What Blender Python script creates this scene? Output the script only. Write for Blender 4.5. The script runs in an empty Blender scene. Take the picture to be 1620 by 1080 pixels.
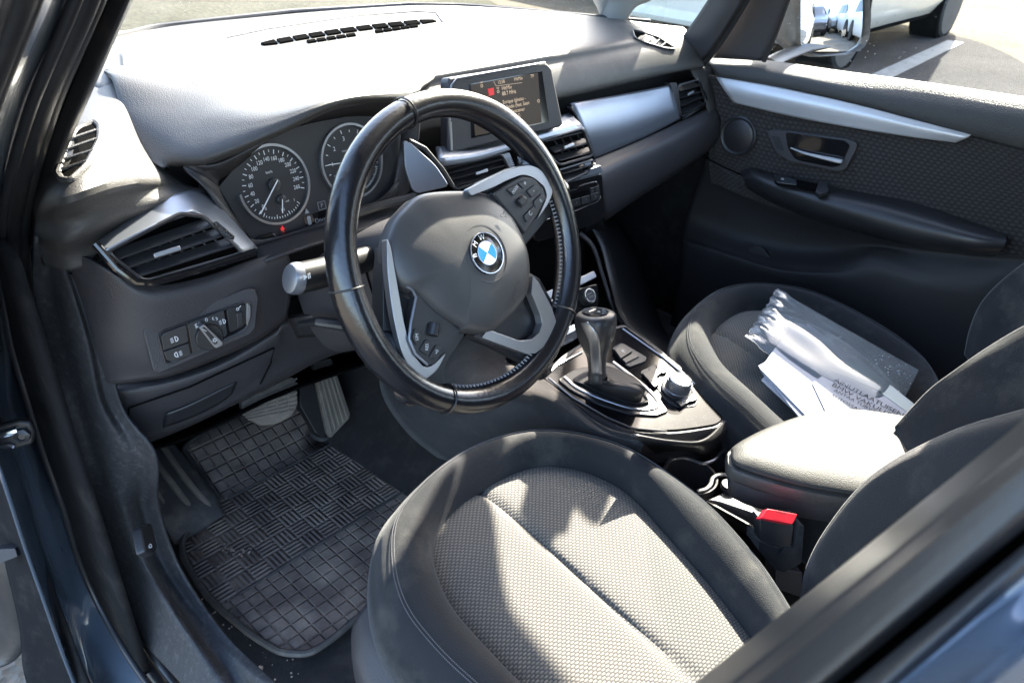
SUN_E=36;SUN_A=72.5;SKY=.15;EXPO=3.08
import bpy, bmesh, math, random
import numpy as np
from mathutils import Vector, Matrix
random.seed(7)
rad=math.radians
scene=bpy.context.scene
COL=scene.collection
# ---------------------------------------------------------------- camera frame
FPX=1200.0
CR=np.array([[0,0,0],[0,0,0],[0,0,0]],float)
def _setup():
    c=np.array([-.0505,-.104,.899]); n=np.array([.67,.02,-.742]); n/=np.linalg.norm(n)
    L=np.array([2080-810,-120-540,FPX]); L/=np.linalg.norm(L)
    m=n-(n@L)*L; m/=np.linalg.norm(m); t=rad(24); w=np.cross(L,m)
    F=-np.cos(t)*m-np.sin(t)*w; U=np.sin(t)*m-np.cos(t)*w
    R=np.array([L,F,U]); return R,np.array([-.36,0,0])-R@c
CR,CC=_setup()
CAM=Vector(CC)
def ray(u,v): return Vector(CR@np.array([(u-810)/FPX,(v-540)/FPX,1.0]))
def A(u,v,x=None,y=None,z=None):
    """point of the car seen in direction (u,v), at the given real x, y or z (metres)"""
    d=ray(u,v)
    a,val=(0,x) if x is not None else ((1,y) if y is not None else (2,z))
    return CAM+d*((val-CAM[a])/d[a])
class Plane:
    def __init__(s,o,n,ex=(1,0,0)):
        s.o=Vector(o); s.n=Vector(n).normalized()
        e=Vector(ex); s.ex=(e-s.n*e.dot(s.n)).normalized(); s.ey=s.n.cross(s.ex)
    def hit(s,u,v,h=0.0):
        d=ray(u,v); o=s.o+s.n*h
        return CAM+d*((o-CAM).dot(s.n)/d.dot(s.n))
    def at(s,a,b,h=0.0): return s.o+s.ex*a+s.ey*b+s.n*h
    def to(s,p): q=Vector(p)-s.o; return (q.dot(s.ex),q.dot(s.ey))
def tiltplane(o,deg): return Plane(o,(0,-math.cos(rad(deg)),math.sin(rad(deg))))
# ---------------------------------------------------------------- curves
def crom(P,n,closed=False):
    P=[np.array(p,float) for p in P]; k=len(P)
    if k==2 and not closed: return [P[0]+(P[1]-P[0])*i/(n-1) for i in range(n)]
    if closed: Q=[P[-1]]+P+[P[0],P[1]]; seg=k
    else: Q=[2*P[0]-P[1]]+P+[2*P[-1]-P[-2]]; seg=k-1
    out=[]; N=n if closed else n-1
    for i in range(n):
        t=i*seg/N; j=min(int(t),seg-1); f=t-j
        a,b,c,d=Q[j:j+4]
        out.append(.5*((2*b)+(c-a)*f+(2*a-5*b+4*c-d)*f*f+(3*b-a-3*c+d)*f**3))
    return out
def rounded(P,r=.3,seg=5,sharp=()):
    """round the corners of a closed polygon; r = fraction of the shorter side"""
    out=[];n=len(P);P=[Vector(p) for p in P]
    for i in range(n):
        p=P[i];a=P[i-1];b=P[(i+1)%n]
        if i in sharp: out.append(p);continue
        la=(a-p).length;lb=(b-p).length;k=min(la,lb)*r
        s=p+(a-p)*(k/la);e=p+(b-p)*(k/lb)
        for j in range(seg+1):
            t=j/seg;out.append(s*(1-t)**2+p*2*t*(1-t)+e*t*t)
    return out
# ---------------------------------------------------------------- objects
ROOT={}
def onsurf(ob,u,v,off=.001):
    from mathutils.bvhtree import BVHTree
    if ob.name not in _bv: _bv[ob.name]=BVHTree.FromPolygons([tuple(q.co) for q in ob.data.vertices],[tuple(f.vertices) for f in ob.data.polygons])
    d=ray(u,v).normalized();h=_bv[ob.name].ray_cast(CAM,d)
    return (h[0]-d*off) if h[0] else None
_bv={}
def tag(o,label=None,cat=None,group=None,kind=None):
    if label:o['label']=label
    if cat:o['category']=cat
    if group:o['group']=group
    if kind:o['kind']=kind
    return o
def thing(name,label,cat,loc=(0,0,0),group=None):
    o=bpy.data.objects.new(name,None);COL.objects.link(o);o.empty_display_size=.05
    o.location=loc;ROOT[o.name]=Vector(loc);return tag(o,label,cat,group)
class MB:
    def __init__(s): s.v=[];s.f=[];s.uv=[];s.mi=[];s.m=0
    def add(s,vs,fs,uvs=None):
        b=len(s.v);s.v+=[tuple(p) for p in vs]
        for f in fs:
            s.f.append(tuple(b+i for i in f));s.mi.append(s.m)
            s.uv.append([uvs[i] for i in f] if uvs else [(0,0)]*len(f))
        return s
    def grid(s,G,closeu=False,closev=False,capu=False,uv=None):
        """G: rows of points"""
        r=len(G);c=len(G[0]);G=[[np.array(p,float) for p in row] for row in G]
        if uv is None:
            du=np.zeros(c)
            for j in range(1,c): du[j]=du[j-1]+np.mean([np.linalg.norm(G[i][j]-G[i][j-1]) for i in range(r)])
            dv=np.zeros(r)
            for i in range(1,r): dv[i]=dv[i-1]+np.mean([np.linalg.norm(G[i][j]-G[i-1][j]) for j in range(c)])
            uv=[(du[j],dv[i]) for i in range(r) for j in range(c)]
        vs=[p for row in G for p in row];fs=[]
        for i in range(r if closeu else r-1):
            for j in range(c if closev else c-1):
                i2=(i+1)%r;j2=(j+1)%c
                fs.append((i*c+j,i*c+j2,i2*c+j2,i2*c+j))
        if capu: fs+= [tuple(range(c)),tuple((r-1)*c+j for j in range(c-1,-1,-1))]
        return s.add(vs,fs,uv)
    def patch(s,rows,nu=16,nv=24):
        R=[crom(r,nv) for r in rows]
        C=[crom([R[i][j] for i in range(len(R))],nu) for j in range(nv)]
        return s.grid([[C[j][i] for j in range(nv)] for i in range(nu)])
    def prism(s,P,n,t):
        """polygon P (front) pushed back by t along -n"""
        n=Vector(n).normalized();P=[Vector(p) for p in P];k=len(P)
        e=Vector((1,0,0)) if abs(n.x)<.9 else Vector((0,1,0));e=(e-n*e.dot(n)).normalized();g=n.cross(e)
        area=sum((P[i]-P[0]).cross(P[(i+1)%k]-P[0]).dot(n) for i in range(k))
        if area<0:P=P[::-1]
        B=[p-n*t for p in P]
        uv=[(p.dot(e),p.dot(g)) for p in P]*2
        fs=[tuple(range(k)),tuple(range(2*k-1,k-1,-1))]+[(i,k+i,k+(i+1)%k,(i+1)%k) for i in range(k)]
        return s.add(P+B,fs,uv)
    def box(s,c,sx,sy,sz,R=None):
        vs=[Vector((a*sx/2,b*sy/2,d*sz/2)) for a in(-1,1) for b in(-1,1) for d in(-1,1)]
        if R is not None: vs=[R@p for p in vs]
        vs=[p+Vector(c) for p in vs]
        return s.add(vs,[(0,1,3,2),(4,6,7,5),(0,4,5,1),(2,3,7,6),(0,2,6,4),(1,5,7,3)],[(p[0]+p[1],p[2]+p[1]) for p in vs])
    def bar(s,p,q,d,w,t):
        """flat bar p-q, width w along d (centred), thickness t"""
        p=Vector(p);q=Vector(q);d=Vector(d).normalized();n=(q-p).cross(d).normalized()
        vs=[a+d*(i*w/2)+n*(j*t/2) for a in(p,q) for i in(-1,1) for j in(-1,1)]
        return s.add(vs,[(0,1,3,2),(4,6,7,5),(0,4,5,1),(2,3,7,6),(0,2,6,4),(1,5,7,3)],[(0,0)]*8)
    def tube(s,P,r,n=10,closed=False,caps=True,flat=1.0,up=None):
        P=[Vector(p) for p in P];k=len(P);G=[];prev=None
        for i,p in enumerate(P):
            if closed:t=(P[(i+1)%k]-P[i-1])
            else:t=P[min(i+1,k-1)]-P[max(i-1,0)]
            t.normalize()
            a=Vector(up) if up is not None else (prev if prev is not None else (Vector((0,0,1)) if abs(t.z)<.9 else Vector((1,0,0))))
            a=(a-t*a.dot(t)).normalized();prev=a;b=t.cross(a)
            rr=r[i] if isinstance(r,(list,tuple)) else r
            G.append([p+a*(rr*flat*math.cos(x))+b*(rr*math.sin(x)) for x in [j*2*math.pi/n for j in range(n)]])
        return s.grid(G,closeu=closed,closev=True,capu=(caps and not closed))
    def ring(s,pl,cx,cy,r,w,h=.001,t=.002,n=48,a0=0,a1=360):
        N=n;G=[]
        full=abs(a1-a0)>=360
        for i in range(N if full else N+1):
            a=rad(a0+(a1-a0)*i/N);c,d=math.cos(a),math.sin(a)
            G.append([pl.at(cx+c*q,cy+d*q,hh) for q,hh in((r+w/2,h-t),(r+w/2,h),(r-w/2,h),(r-w/2,h-t))])
        return s.grid(G,closeu=full,closev=True)
    def disc(s,pl,cx,cy,r,h=0,t=.003,n=40,r2=None):
        P=[pl.at(cx+math.cos(a)*r,cy+math.sin(a)*r,h) for a in [i*2*math.pi/n for i in range(n)]]
        return s.prism(P,pl.n,t)
    def lathe(s,o,ax,prof,n=32):
        ax=Vector(ax).normalized();e=Vector((1,0,0)) if abs(ax.x)<.9 else Vector((0,1,0))
        e=(e-ax*e.dot(ax)).normalized();g=ax.cross(e);o=Vector(o)
        G=[[o+ax*h+(e*math.cos(a)+g*math.sin(a))*max(r,1e-5) for a in [i*2*math.pi/n for i in range(n)]] for r,h in prof]
        return s.grid(G,closev=True,capu=True)
    def text(s,txt,o,ex,ey,size,align='CENTER',t=.0004,rot=0,spacing=1.0,narrow=1.0):
        cu=bpy.data.curves.new('t','FONT');cu.body=txt;cu.size=1;cu.align_x=align;cu.align_y='CENTER';cu.space_character=spacing;cu.resolution_u=3
        ob=bpy.data.objects.new('t',cu);COL.objects.link(ob)
        dg=bpy.context.evaluated_depsgraph_get();me=bpy.data.meshes.new_from_object(ob.evaluated_get(dg))
        ex=Vector(ex).normalized();ey=Vector(ey).normalized();n=ex.cross(ey)
        if rot: c,d=math.cos(rad(rot)),math.sin(rad(rot));ex,ey=ex*c+ey*d,ey*c-ex*d
        vs=[Vector(o)+ex*(p.co.x*size*narrow)+ey*(p.co.y*size)+n*t for p in me.vertices]
        s.add(vs,[tuple(p.vertices) for p in me.polygons],[(0,0)]*len(vs))
        bpy.data.objects.remove(ob);bpy.data.curves.remove(cu);bpy.data.meshes.remove(me);return s
    def build(s,name,mat,parent=None,smooth=True,bevel=0,solid=0,sub=0,label=None,face=None,seg=2,angle=35):
        me=bpy.data.meshes.new(name);me.from_pydata(s.v,[],s.f);me.update()
        uvl=me.uv_layers.new(name='UVMap');k=0
        flat=[c for f in s.uv for uv in f for c in uv];uvl.data.foreach_set('uv',flat)
        mats=mat if isinstance(mat,(list,tuple)) else [mat]
        for m in mats: me.materials.append(m)
        if len(mats)>1: me.polygons.foreach_set('material_index',s.mi)
        if face is not None:   # make normals look towards a point
            F=Vector(face);d=sum(((F-p.center).normalized().dot(p.normal))*p.area for p in me.polygons)
            if d<0: me.flip_normals()
        else:
            bm=bmesh.new();bm.from_mesh(me)
            if len(bm.faces)<60000: bmesh.ops.recalc_face_normals(bm,faces=bm.faces)
            bm.to_mesh(me);bm.free()
        o=bpy.data.objects.new(name,me);COL.objects.link(o)
        if smooth:
            for p in me.polygons:p.use_smooth=True
            try: me.set_sharp_from_angle(angle=rad(angle if not bevel else 50))
            except Exception: pass
        if parent is not None:
            o.parent=parent
            if parent.name in ROOT: o.matrix_parent_inverse=Matrix.Translation(-ROOT[parent.name])
        if solid: m=o.modifiers.new('s','SOLIDIFY');m.thickness=solid;m.offset=-1
        if bevel: m=o.modifiers.new('b','BEVEL');m.width=bevel;m.segments=seg;m.limit_method='ANGLE';m.angle_limit=rad(40);m.harden_normals=False
        if sub: m=o.modifiers.new('u','SUBSURF');m.levels=sub;m.render_levels=sub
        if label:o['label']=label
        return o
# ---------------------------------------------------------------- materials
def newmat(name):
    m=bpy.data.materials.new(name);m.use_nodes=True;nt=m.node_tree
    for n in list(nt.nodes):nt.nodes.remove(n)
    out=nt.nodes.new('ShaderNodeOutputMaterial');b=nt.nodes.new('ShaderNodeBsdfPrincipled')
    nt.links.new(b.outputs[0],out.inputs[0]);return m,nt,b
def pm(name,col,rough=.5,metal=0,spec=.5,coat=0,coatr=.05,bump=0,bscale=400,bdist=.0006,sheen=0,dirt=0,dirtcol=(.25,.22,.18),dirtscale=9,var=.15,kind='NOISE',emis=None,emstr=0,aniso=0,dust=0):
    m,nt,b=newmat(name);N=nt.nodes.new;L=nt.links.new
    b.inputs['Roughness'].default_value=rough;b.inputs['Metallic'].default_value=metal
    b.inputs['Specular IOR Level'].default_value=spec;b.inputs['Coat Weight'].default_value=coat;b.inputs['Coat Roughness'].default_value=coatr
    if sheen: b.inputs['Sheen Weight'].default_value=sheen;b.inputs['Sheen Roughness'].default_value=.4
    if emis: b.inputs['Emission Color'].default_value=(*emis,1);b.inputs['Emission Strength'].default_value=emstr
    tc=N('ShaderNodeTexCoord')
    nz=N('ShaderNodeTexNoise');nz.inputs['Scale'].default_value=dirtscale;nz.inputs['Detail'].default_value=6;L(tc.outputs['Object'],nz.inputs['Vector'])
    mr=N('ShaderNodeMapRange');mr.inputs[1].default_value=.3;mr.inputs[2].default_value=.7;mr.inputs[3].default_value=1-var;mr.inputs[4].default_value=1+var;L(nz.outputs[0],mr.inputs[0])
    mx=N('ShaderNodeVectorMath');mx.operation='SCALE';mx.inputs[0].default_value=col;L(mr.outputs[0],mx.inputs['Scale'])
    last=mx.outputs[0]
    if dirt:
        n2=N('ShaderNodeTexNoise');n2.inputs['Scale'].default_value=dirtscale*2.3;n2.inputs['Detail'].default_value=9;n2.inputs['Roughness'].default_value=.7;L(tc.outputs['Object'],n2.inputs['Vector'])
        r2=N('ShaderNodeMapRange');r2.inputs[1].default_value=.5;r2.inputs[2].default_value=.72;r2.inputs[4].default_value=dirt;L(n2.outputs[0],r2.inputs[0])
        mm=N('ShaderNodeMix');mm.data_type='RGBA';L(r2.outputs[0],mm.inputs[0]);L(last,mm.inputs[6]);mm.inputs[7].default_value=(*dirtcol,1);last=mm.outputs[2]
    if dust:   # fine specks
        n3=N('ShaderNodeTexVoronoi');n3.inputs['Scale'].default_value=520;L(tc.outputs['Object'],n3.inputs['Vector'])
        r3=N('ShaderNodeMapRange');r3.inputs[1].default_value=.17;r3.inputs[2].default_value=.08;r3.inputs[4].default_value=1;L(n3.outputs[0],r3.inputs[0])
        n4=N('ShaderNodeTexNoise');n4.inputs['Scale'].default_value=26;n4.inputs['Detail'].default_value=5;L(tc.outputs['Object'],n4.inputs['Vector'])
        r4=N('ShaderNodeMapRange');r4.inputs[1].default_value=.42;r4.inputs[2].default_value=.62;r4.inputs[4].default_value=dust;L(n4.outputs[0],r4.inputs[0])
        mu=N('ShaderNodeMath');mu.operation='MULTIPLY';L(r3.outputs[0],mu.inputs[0]);L(r4.outputs[0],mu.inputs[1])
        m5=N('ShaderNodeMix');m5.data_type='RGBA';L(mu.outputs[0],m5.inputs[0]);L(last,m5.inputs[6]);m5.inputs[7].default_value=(.20,.19,.165,1);last=m5.outputs[2]
        m6=N('ShaderNodeMapRange');m6.inputs[3].default_value=rough;m6.inputs[4].default_value=.8;L(mu.outputs[0],m6.inputs[0]);L(m6.outputs[0],b.inputs['Roughness'])
    L(last,b.inputs['Base Color'])
    if bump:
        if kind=='NOISE':
            t=N('ShaderNodeTexNoise');t.inputs['Scale'].default_value=bscale;t.inputs['Detail'].default_value=3;o=t.outputs[0]
        else:
            t=N('ShaderNodeTexVoronoi');t.inputs['Scale'].default_value=bscale;t.feature='SMOOTH_F1';o=t.outputs[0]
        L(tc.outputs['Object'],t.inputs['Vector'])
        bp=N('ShaderNodeBump');bp.inputs['Strength'].default_value=bump;bp.inputs['Distance'].default_value=bdist;L(o,bp.inputs['Height']);L(bp.outputs[0],b.inputs['Normal'])
    return m
M={}
M['pad']=pm('soft_plastic',(.044,.042,.040),.52,bump=.8,bscale=750,bdist=.0005,kind='V',spec=.55,dirt=.2,dirtcol=(.13,.125,.115))
M['panel']=pm('grained_plastic',(.036,.034,.037),.5,bump=.8,bscale=700,bdist=.0005,kind='V',spec=.5,var=.08)
M['smooth']=pm('smooth_plastic',(.022,.022,.024),.38,bump=.15,bscale=900)
M['black']=pm('black_plastic',(.012,.012,.013),.42)
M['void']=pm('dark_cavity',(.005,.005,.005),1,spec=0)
M['gloss']=pm('piano_black',(.006,.006,.008),.10,spec=.12,dust=.5)
M['glosscl']=pm('piano_black_clean',(.008,.008,.009),.08,coat=.5)
M['silver']=pm('satin_silver',(.34,.34,.35),.34,metal=.85,bump=.1,bscale=1500,bdist=.0002,var=.05)
M['silverd']=pm('satin_silver_dusty',(.27,.29,.33),.40,metal=.8,bump=.12,bscale=900,bdist=.0002,dust=.25,var=.06)
M['strip']=pm('brushed_strip',(.60,.60,.61),.42,metal=.45,bump=.1,bscale=1500,bdist=.0002,var=.04)
M['chrome']=pm('chrome',(.75,.76,.78),.16,metal=1)
M['leather']=pm('worn_leather',(.008,.008,.010),.26,coat=.3,coatr=.18,bump=.22,bscale=260,bdist=.0008,kind='V',spec=.6,var=.3)
M['boot']=pm('boot_leather',(.018,.016,.017),.62,bump=.5,bscale=500,bdist=.0006)
M['airbag']=pm('airbag_plastic',(.060,.058,.057),.42,bump=.22,bscale=800,bdist=.0004,kind='V',spec=.5)
M['white']=pm('white_print',(.72,.72,.72),.6,var=0)
M['greyprint']=pm('grey_print',(.30,.30,.31),.6,var=0)
M['screen']=pm('screen_glass',(.010,.010,.010),.25,spec=.15,emis=(.06,.048,.038),emstr=.11,var=0)
M['screentext']=pm('lit_letters',(.12,.10,.08),.5,emis=(.60,.46,.32),emstr=.15,var=0)
M['red']=pm('lit_red',(.25,.015,.015),.5,emis=(.8,.03,.04),emstr=.09,var=0)
M['dialface']=pm('dial_face',(.020,.021,.024),.45,var=.05)
M['needle']=pm('needle_white',(.8,.8,.8),.5,var=0)
M['emblue']=pm('enamel_blue',(.02,.20,.62),.15,coat=.8,var=0)
M['emwhite']=pm('enamel_white',(.75,.77,.8),.15,coat=.8,var=0)
M['bolster']=pm('seat_cloth',(.020,.021,.023),.92,sheen=.16,bump=.8,bscale=700,bdist=.0009,dirt=.5,dirtcol=(.085,.082,.072),dirtscale=5,spec=.2,var=.25)
M['carpet']=pm('carpet',(.030,.028,.028),1,sheen=.2,bump=1,bscale=900,bdist=.0015,dirt=.35,dirtcol=(.11,.095,.08),dirtscale=11,spec=.1)
M['pocketcloth']=pm('door_lower',(.022,.021,.023),.6,bump=.6,bscale=600,bdist=.0005,spec=.4)
M['stitch']=pm('stitching',(.10,.10,.11),.7)
M['rubber']=pm('seal_rubber',(.020,.020,.021),.36,bump=.2,bscale=300,spec=.5,dirt=.3,dirtcol=(.10,.09,.08),dirtscale=5)
M['pedal']=pm('pedal_rubber',(.17,.148,.12),.75,bump=.4,bscale=250,dirt=.9,dirtcol=(.27,.23,.18),dirtscale=14)
M['dirtyblack']=pm('dirty_plastic',(.055,.053,.052),.6,bump=.5,bscale=500,dirt=.6,dirtcol=(.16,.145,.125),dirtscale=12)
M['belt']=pm('belt_plastic',(.050,.049,.048),.6,bump=1,bscale=560,bdist=.0009,kind='V',spec=.32,var=.05)
M['lid']=pm('armrest_vinyl',(.030,.029,.027),.62,bump=.8,bscale=750,bdist=.0005,kind='V',spec=.35,var=.08,dirt=.2,dirtcol=(.12,.11,.10))
M['sill']=pm('scuffed_sill',(.034,.035,.038),.6,bump=.9,bscale=520,bdist=.0008,dirt=.45,dirtcol=(.13,.125,.12),dirtscale=55,spec=.35,var=.08)
M['paint']=pm('blue_paint',(.075,.10,.135),.22,metal=.2,coat=.9,coatr=.06,var=.08,dirt=.45,dirtcol=(.10,.11,.12),dirtscale=5)
M['carcream']=pm('cream_paint',(.56,.53,.46),.3,coat=.6,var=.04,dirt=.2,dirtcol=(.3,.27,.22),dirtscale=3)
M['carwhite']=pm('white_paint',(.72,.73,.74),.25,coat=.8,var=.03)
M['cargrey']=pm('silver_paint',(.32,.33,.35),.25,metal=.5,coat=.8,var=.03)
M['cardark']=pm('dark_paint',(.03,.035,.05),.2,metal=.3,coat=1,var=.03)
M['tyre']=pm('tyre',(.03,.03,.03),.85)
M['rim']=pm('alloy',(.55,.55,.55),.35,metal=.8)
M['taillight']=pm('tail_lamp',(.45,.01,.02),.2,coat=.8,var=0)
M['buckle']=pm('buckle_red',(.62,.015,.03),.35,coat=.3,var=.03)
M['paper']=pm('paper',(.36,.37,.42),.8,var=.03)
M['papergreen']=pm('grey_green_card',(.33,.39,.40),.5,var=.03)
M['ink']=pm('ink',(.012,.012,.02),.8,var=0)
M['headliner']=pm('headliner',(.22,.22,.215),.95,bump=.3)
M['wallc']=pm('concrete',(.45,.43,.39),.9,bump=.4,bscale=20,bdist=.01,dirt=.5,dirtcol=(.33,.29,.23),dirtscale=1.2)
M['linepaint']=pm('road_paint',(.11,.125,.135),.8,dirt=.9,dirtcol=(.045,.045,.05),dirtscale=9,var=.1)
M['housing']=pm('mirror_plastic',(.022,.022,.022),.45,coat=.2,dirt=.3,dirtcol=(.12,.11,.10),dirtscale=20)
M['badge']=pm('badge_black',(.008,.008,.009),.25,coat=.25,coatr=.2)
M['mirrorglass']=pm('mirror_glass',(.88,.9,.9),.02,metal=1,var=0)
M['grit']=pm('grit',(.34,.26,.22),.9)
def glassmat(name,tint,gloss,rough=.0,haze=0):
    m=bpy.data.materials.new(name);m.use_nodes=True;nt=m.node_tree
    for n in list(nt.nodes):nt.nodes.remove(n)
    N=nt.nodes.new;L=nt.links.new
    out=N('ShaderNodeOutputMaterial');tr=N('ShaderNodeBsdfTransparent');tr.inputs[0].default_value=(*tint,1)
    gl=N('ShaderNodeBsdfGlossy');gl.inputs['Roughness'].default_value=rough
    fr=N('ShaderNodeFresnel');fr.inputs[0].default_value=1.5
    mu=N('ShaderNodeMath');mu.operation='MULTIPLY';mu.inputs[1].default_value=gloss;L(fr.outputs[0],mu.inputs[0])
    mx=N('ShaderNodeMixShader');L(mu.outputs[0],mx.inputs[0]);L(tr.outputs[0],mx.inputs[1]);L(gl.outputs[0],mx.inputs[2])
    last=mx.outputs[0]
    if haze:
        df=N('ShaderNodeBsdfDiffuse');df.inputs[0].default_value=(.62,.70,.78,1) if name=='plastic_film' else (.7,.7,.68,1)
        tc=N('ShaderNodeTexCoord');vz=N('ShaderNodeTexVoronoi');vz.inputs['Scale'].default_value=110;L(tc.outputs['Object'],vz.inputs[0])
        mr=N('ShaderNodeMapRange');mr.inputs[1].default_value=.16;mr.inputs[2].default_value=.08;mr.inputs[3].default_value=haze;mr.inputs[4].default_value=.55;L(vz.outputs[0],mr.inputs[0])
        nz=N('ShaderNodeTexNoise');nz.inputs['Scale'].default_value=14;L(tc.outputs['Object'],nz.inputs[0])
        m2=N('ShaderNodeMapRange');m2.inputs[1].default_value=.45;m2.inputs[2].default_value=.6;L(nz.outputs[0],m2.inputs[0])
        mm=N('ShaderNodeMix');L(m2.outputs[0],mm.inputs[0]);mm.inputs[2].default_value=haze;L(mr.outputs[0],mm.inputs[3])
        m3=N('ShaderNodeMixShader');L(mm.outputs[0],m3.inputs[0]);L(last,m3.inputs[1]);L(df.outputs[0],m3.inputs[2]);last=m3.outputs[0]
    L(last,out.inputs[0]);return m
M['glass']=glassmat('windscreen_glass',(.93,.96,.95),1.0,haze=.006)
M['sideglass']=glassmat('side_glass',(.90,.94,.93),1.0,haze=.008)
M['matte']=pm('matte_black',(.016,.016,.017),1,spec=.08,dirt=.4,dirtcol=(.06,.055,.05))
M['lens']=glassmat('lens_glass',(.97,.97,.97),1.0)
M['sleeve']=glassmat('plastic_film',(.84,.90,.95),1.5,rough=.07,haze=.12)
def uvmat(name,fn,rough=.85,spec=.3,sheen=0):
    """fn(nt,uvx,uvy)-> (color socket, height socket, bump distance)"""
    m,nt,b=newmat(name);b.inputs['Roughness'].default_value=rough;b.inputs['Specular IOR Level'].default_value=spec
    if sheen:b.inputs['Sheen Weight'].default_value=sheen
    uv=nt.nodes.new('ShaderNodeUVMap');sp=nt.nodes.new('ShaderNodeSeparateXYZ');nt.links.new(uv.outputs[0],sp.inputs[0])
    c,h,dist=fn(nt,sp.outputs[0],sp.outputs[1],uv.outputs[0])
    nt.links.new(c,b.inputs['Base Color'])
    bp=nt.nodes.new('ShaderNodeBump');bp.inputs['Distance'].default_value=dist;bp.inputs['Strength'].default_value=1;nt.links.new(h,bp.inputs['Height']);nt.links.new(bp.outputs[0],b.inputs['Normal'])
    return m
def mth(nt,op,a,b=None,c=None):
    n=nt.nodes.new('ShaderNodeMath');n.operation=op
    for i,x in enumerate((a,b,c)):
        if x is None:continue
        if isinstance(x,(int,float)):n.inputs[i].default_value=x
        else:nt.links.new(x,n.inputs[i])
    return n.outputs[0]
def mixc(nt,f,a,b):
    n=nt.nodes.new('ShaderNodeMix');n.data_type='RGBA'
    nt.links.new(f,n.inputs[0])
    for i,x in((6,a),(7,b)):
        if isinstance(x,tuple):n.inputs[i].default_value=(*x,1)
        else:nt.links.new(x,n.inputs[i])
    return n.outputs[2]
def tri(nt,x,period):  # 0..1..0 wave
    f=mth(nt,'FRACT',mth(nt,'DIVIDE',x,period));return mth(nt,'SUBTRACT',1,mth(nt,'ABSOLUTE',mth(nt,'SUBTRACT',mth(nt,'MULTIPLY',f,2),1)))
def weave(cw,ch,dark,light,amp):
    def fn(nt,x,y,uv):
        row=mth(nt,'FLOOR',mth(nt,'DIVIDE',y,ch));odd=mth(nt,'MODULO',mth(nt,'ABSOLUTE',row),2)
        xs=mth(nt,'ADD',x,mth(nt,'MULTIPLY',odd,cw/2))
        tx=tri(nt,xs,cw);ty=tri(nt,y,ch)
        h=mth(nt,'MULTIPLY',mth(nt,'POWER',tx,.6),mth(nt,'POWER',ty,.6))
        fine=nt.nodes.new('ShaderNodeTexNoise');fine.inputs['Scale'].default_value=1200;nt.links.new(uv,fine.inputs[0])
        h2=mth(nt,'ADD',h,mth(nt,'MULTIPLY',fine.outputs[0],.35))
        f=nt.nodes.new('ShaderNodeMapRange');f.inputs[1].default_value=.35;f.inputs[2].default_value=.85;nt.links.new(h2,f.inputs[0])
        return mixc(nt,f.outputs[0],dark,light),h2,amp
    return fn
M['insert']=uvmat('seat_weave',weave(.0068,.0034,(.055,.055,.055),(.155,.147,.128),.0009),.9,.2,.15)
M['doorcloth']=uvmat('door_weave',weave(.0125,.0078,(.024,.022,.022),(.050,.046,.044),.0013),.9,.2,.1)
def matfn(nt,x,y,uv):
    c=.0225
    gx=tri(nt,x,c);gy=tri(nt,y,c);g=mth(nt,'MINIMUM',gx,gy)
    groove=nt.nodes.new('ShaderNodeMapRange');groove.inputs[1].default_value=.03;groove.inputs[2].default_value=.22;nt.links.new(g,groove.inputs[0])
    k=.0335
    cx=mth(nt,'FLOOR',mth(nt,'DIVIDE',x,k));cy=mth(nt,'FLOOR',mth(nt,'DIVIDE',y,k));par=mth(nt,'MODULO',mth(nt,'ABSOLUTE',mth(nt,'ADD',cx,cy)),2)
    sx=tri(nt,x,k/4);sy=tri(nt,y,k/4)
    ex=tri(nt,x,k);ey=tri(nt,y,k)
    st=nt.nodes.new('ShaderNodeMix');nt.links.new(par,st.inputs[0]);nt.links.new(mth(nt,'MULTIPLY',mth(nt,'POWER',sx,.8),mth(nt,'MINIMUM',1,mth(nt,'MULTIPLY',ey,4))),st.inputs[2]);nt.links.new(mth(nt,'MULTIPLY',mth(nt,'POWER',sy,.8),mth(nt,'MINIMUM',1,mth(nt,'MULTIPLY',ex,4))),st.inputs[3])
    band=mth(nt,'MULTIPLY',mth(nt,'GREATER_THAN',y,.262),mth(nt,'LESS_THAN',y,.47))
    hm=nt.nodes.new('ShaderNodeMix');nt.links.new(band,hm.inputs[0]);nt.links.new(groove.outputs[0],hm.inputs[2]);nt.links.new(st.outputs[0],hm.inputs[3])
    nz=nt.nodes.new('ShaderNodeTexNoise');nz.inputs['Scale'].default_value=16;nz.inputs['Detail'].default_value=9;nz.inputs['Roughness'].default_value=.65;nt.links.new(uv,nz.inputs[0])
    f=nt.nodes.new('ShaderNodeMapRange');f.inputs[1].default_value=.40;f.inputs[2].default_value=.72;nt.links.new(nz.outputs[0],f.inputs[0])
    base=mixc(nt,f.outputs[0],(.125,.100,.088),(.31,.255,.21))
    sp=nt.nodes.new('ShaderNodeTexVoronoi');sp.inputs['Scale'].default_value=230;nt.links.new(uv,sp.inputs[0])
    s2=nt.nodes.new('ShaderNodeMapRange');s2.inputs[1].default_value=.14;s2.inputs[2].default_value=.07;s2.inputs[4].default_value=.4;nt.links.new(sp.outputs[0],s2.inputs[0])
    return mixc(nt,s2.outputs[0],base,(.2,.18,.16)),hm.outputs[0],.0032
M['mat']=uvmat('rubber_mat',matfn,.62,.4)
UP=Vector((0,0,1))
def PX(pts,pl,h=0): return [pl.hit(u,v,h) for u,v in pts]
def plate(mb,pts,pl,h=0,t=.006,r=0,seg=4,sharp=()):
    P=PX(pts,pl,h)
    if r:P=rounded(P,r,seg,sharp)
    return mb.prism(P,pl.n,t)
def cammid(P): return CAM
def Yp(pts): return [A(u,v,y=y) for u,v,y in pts]
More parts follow.
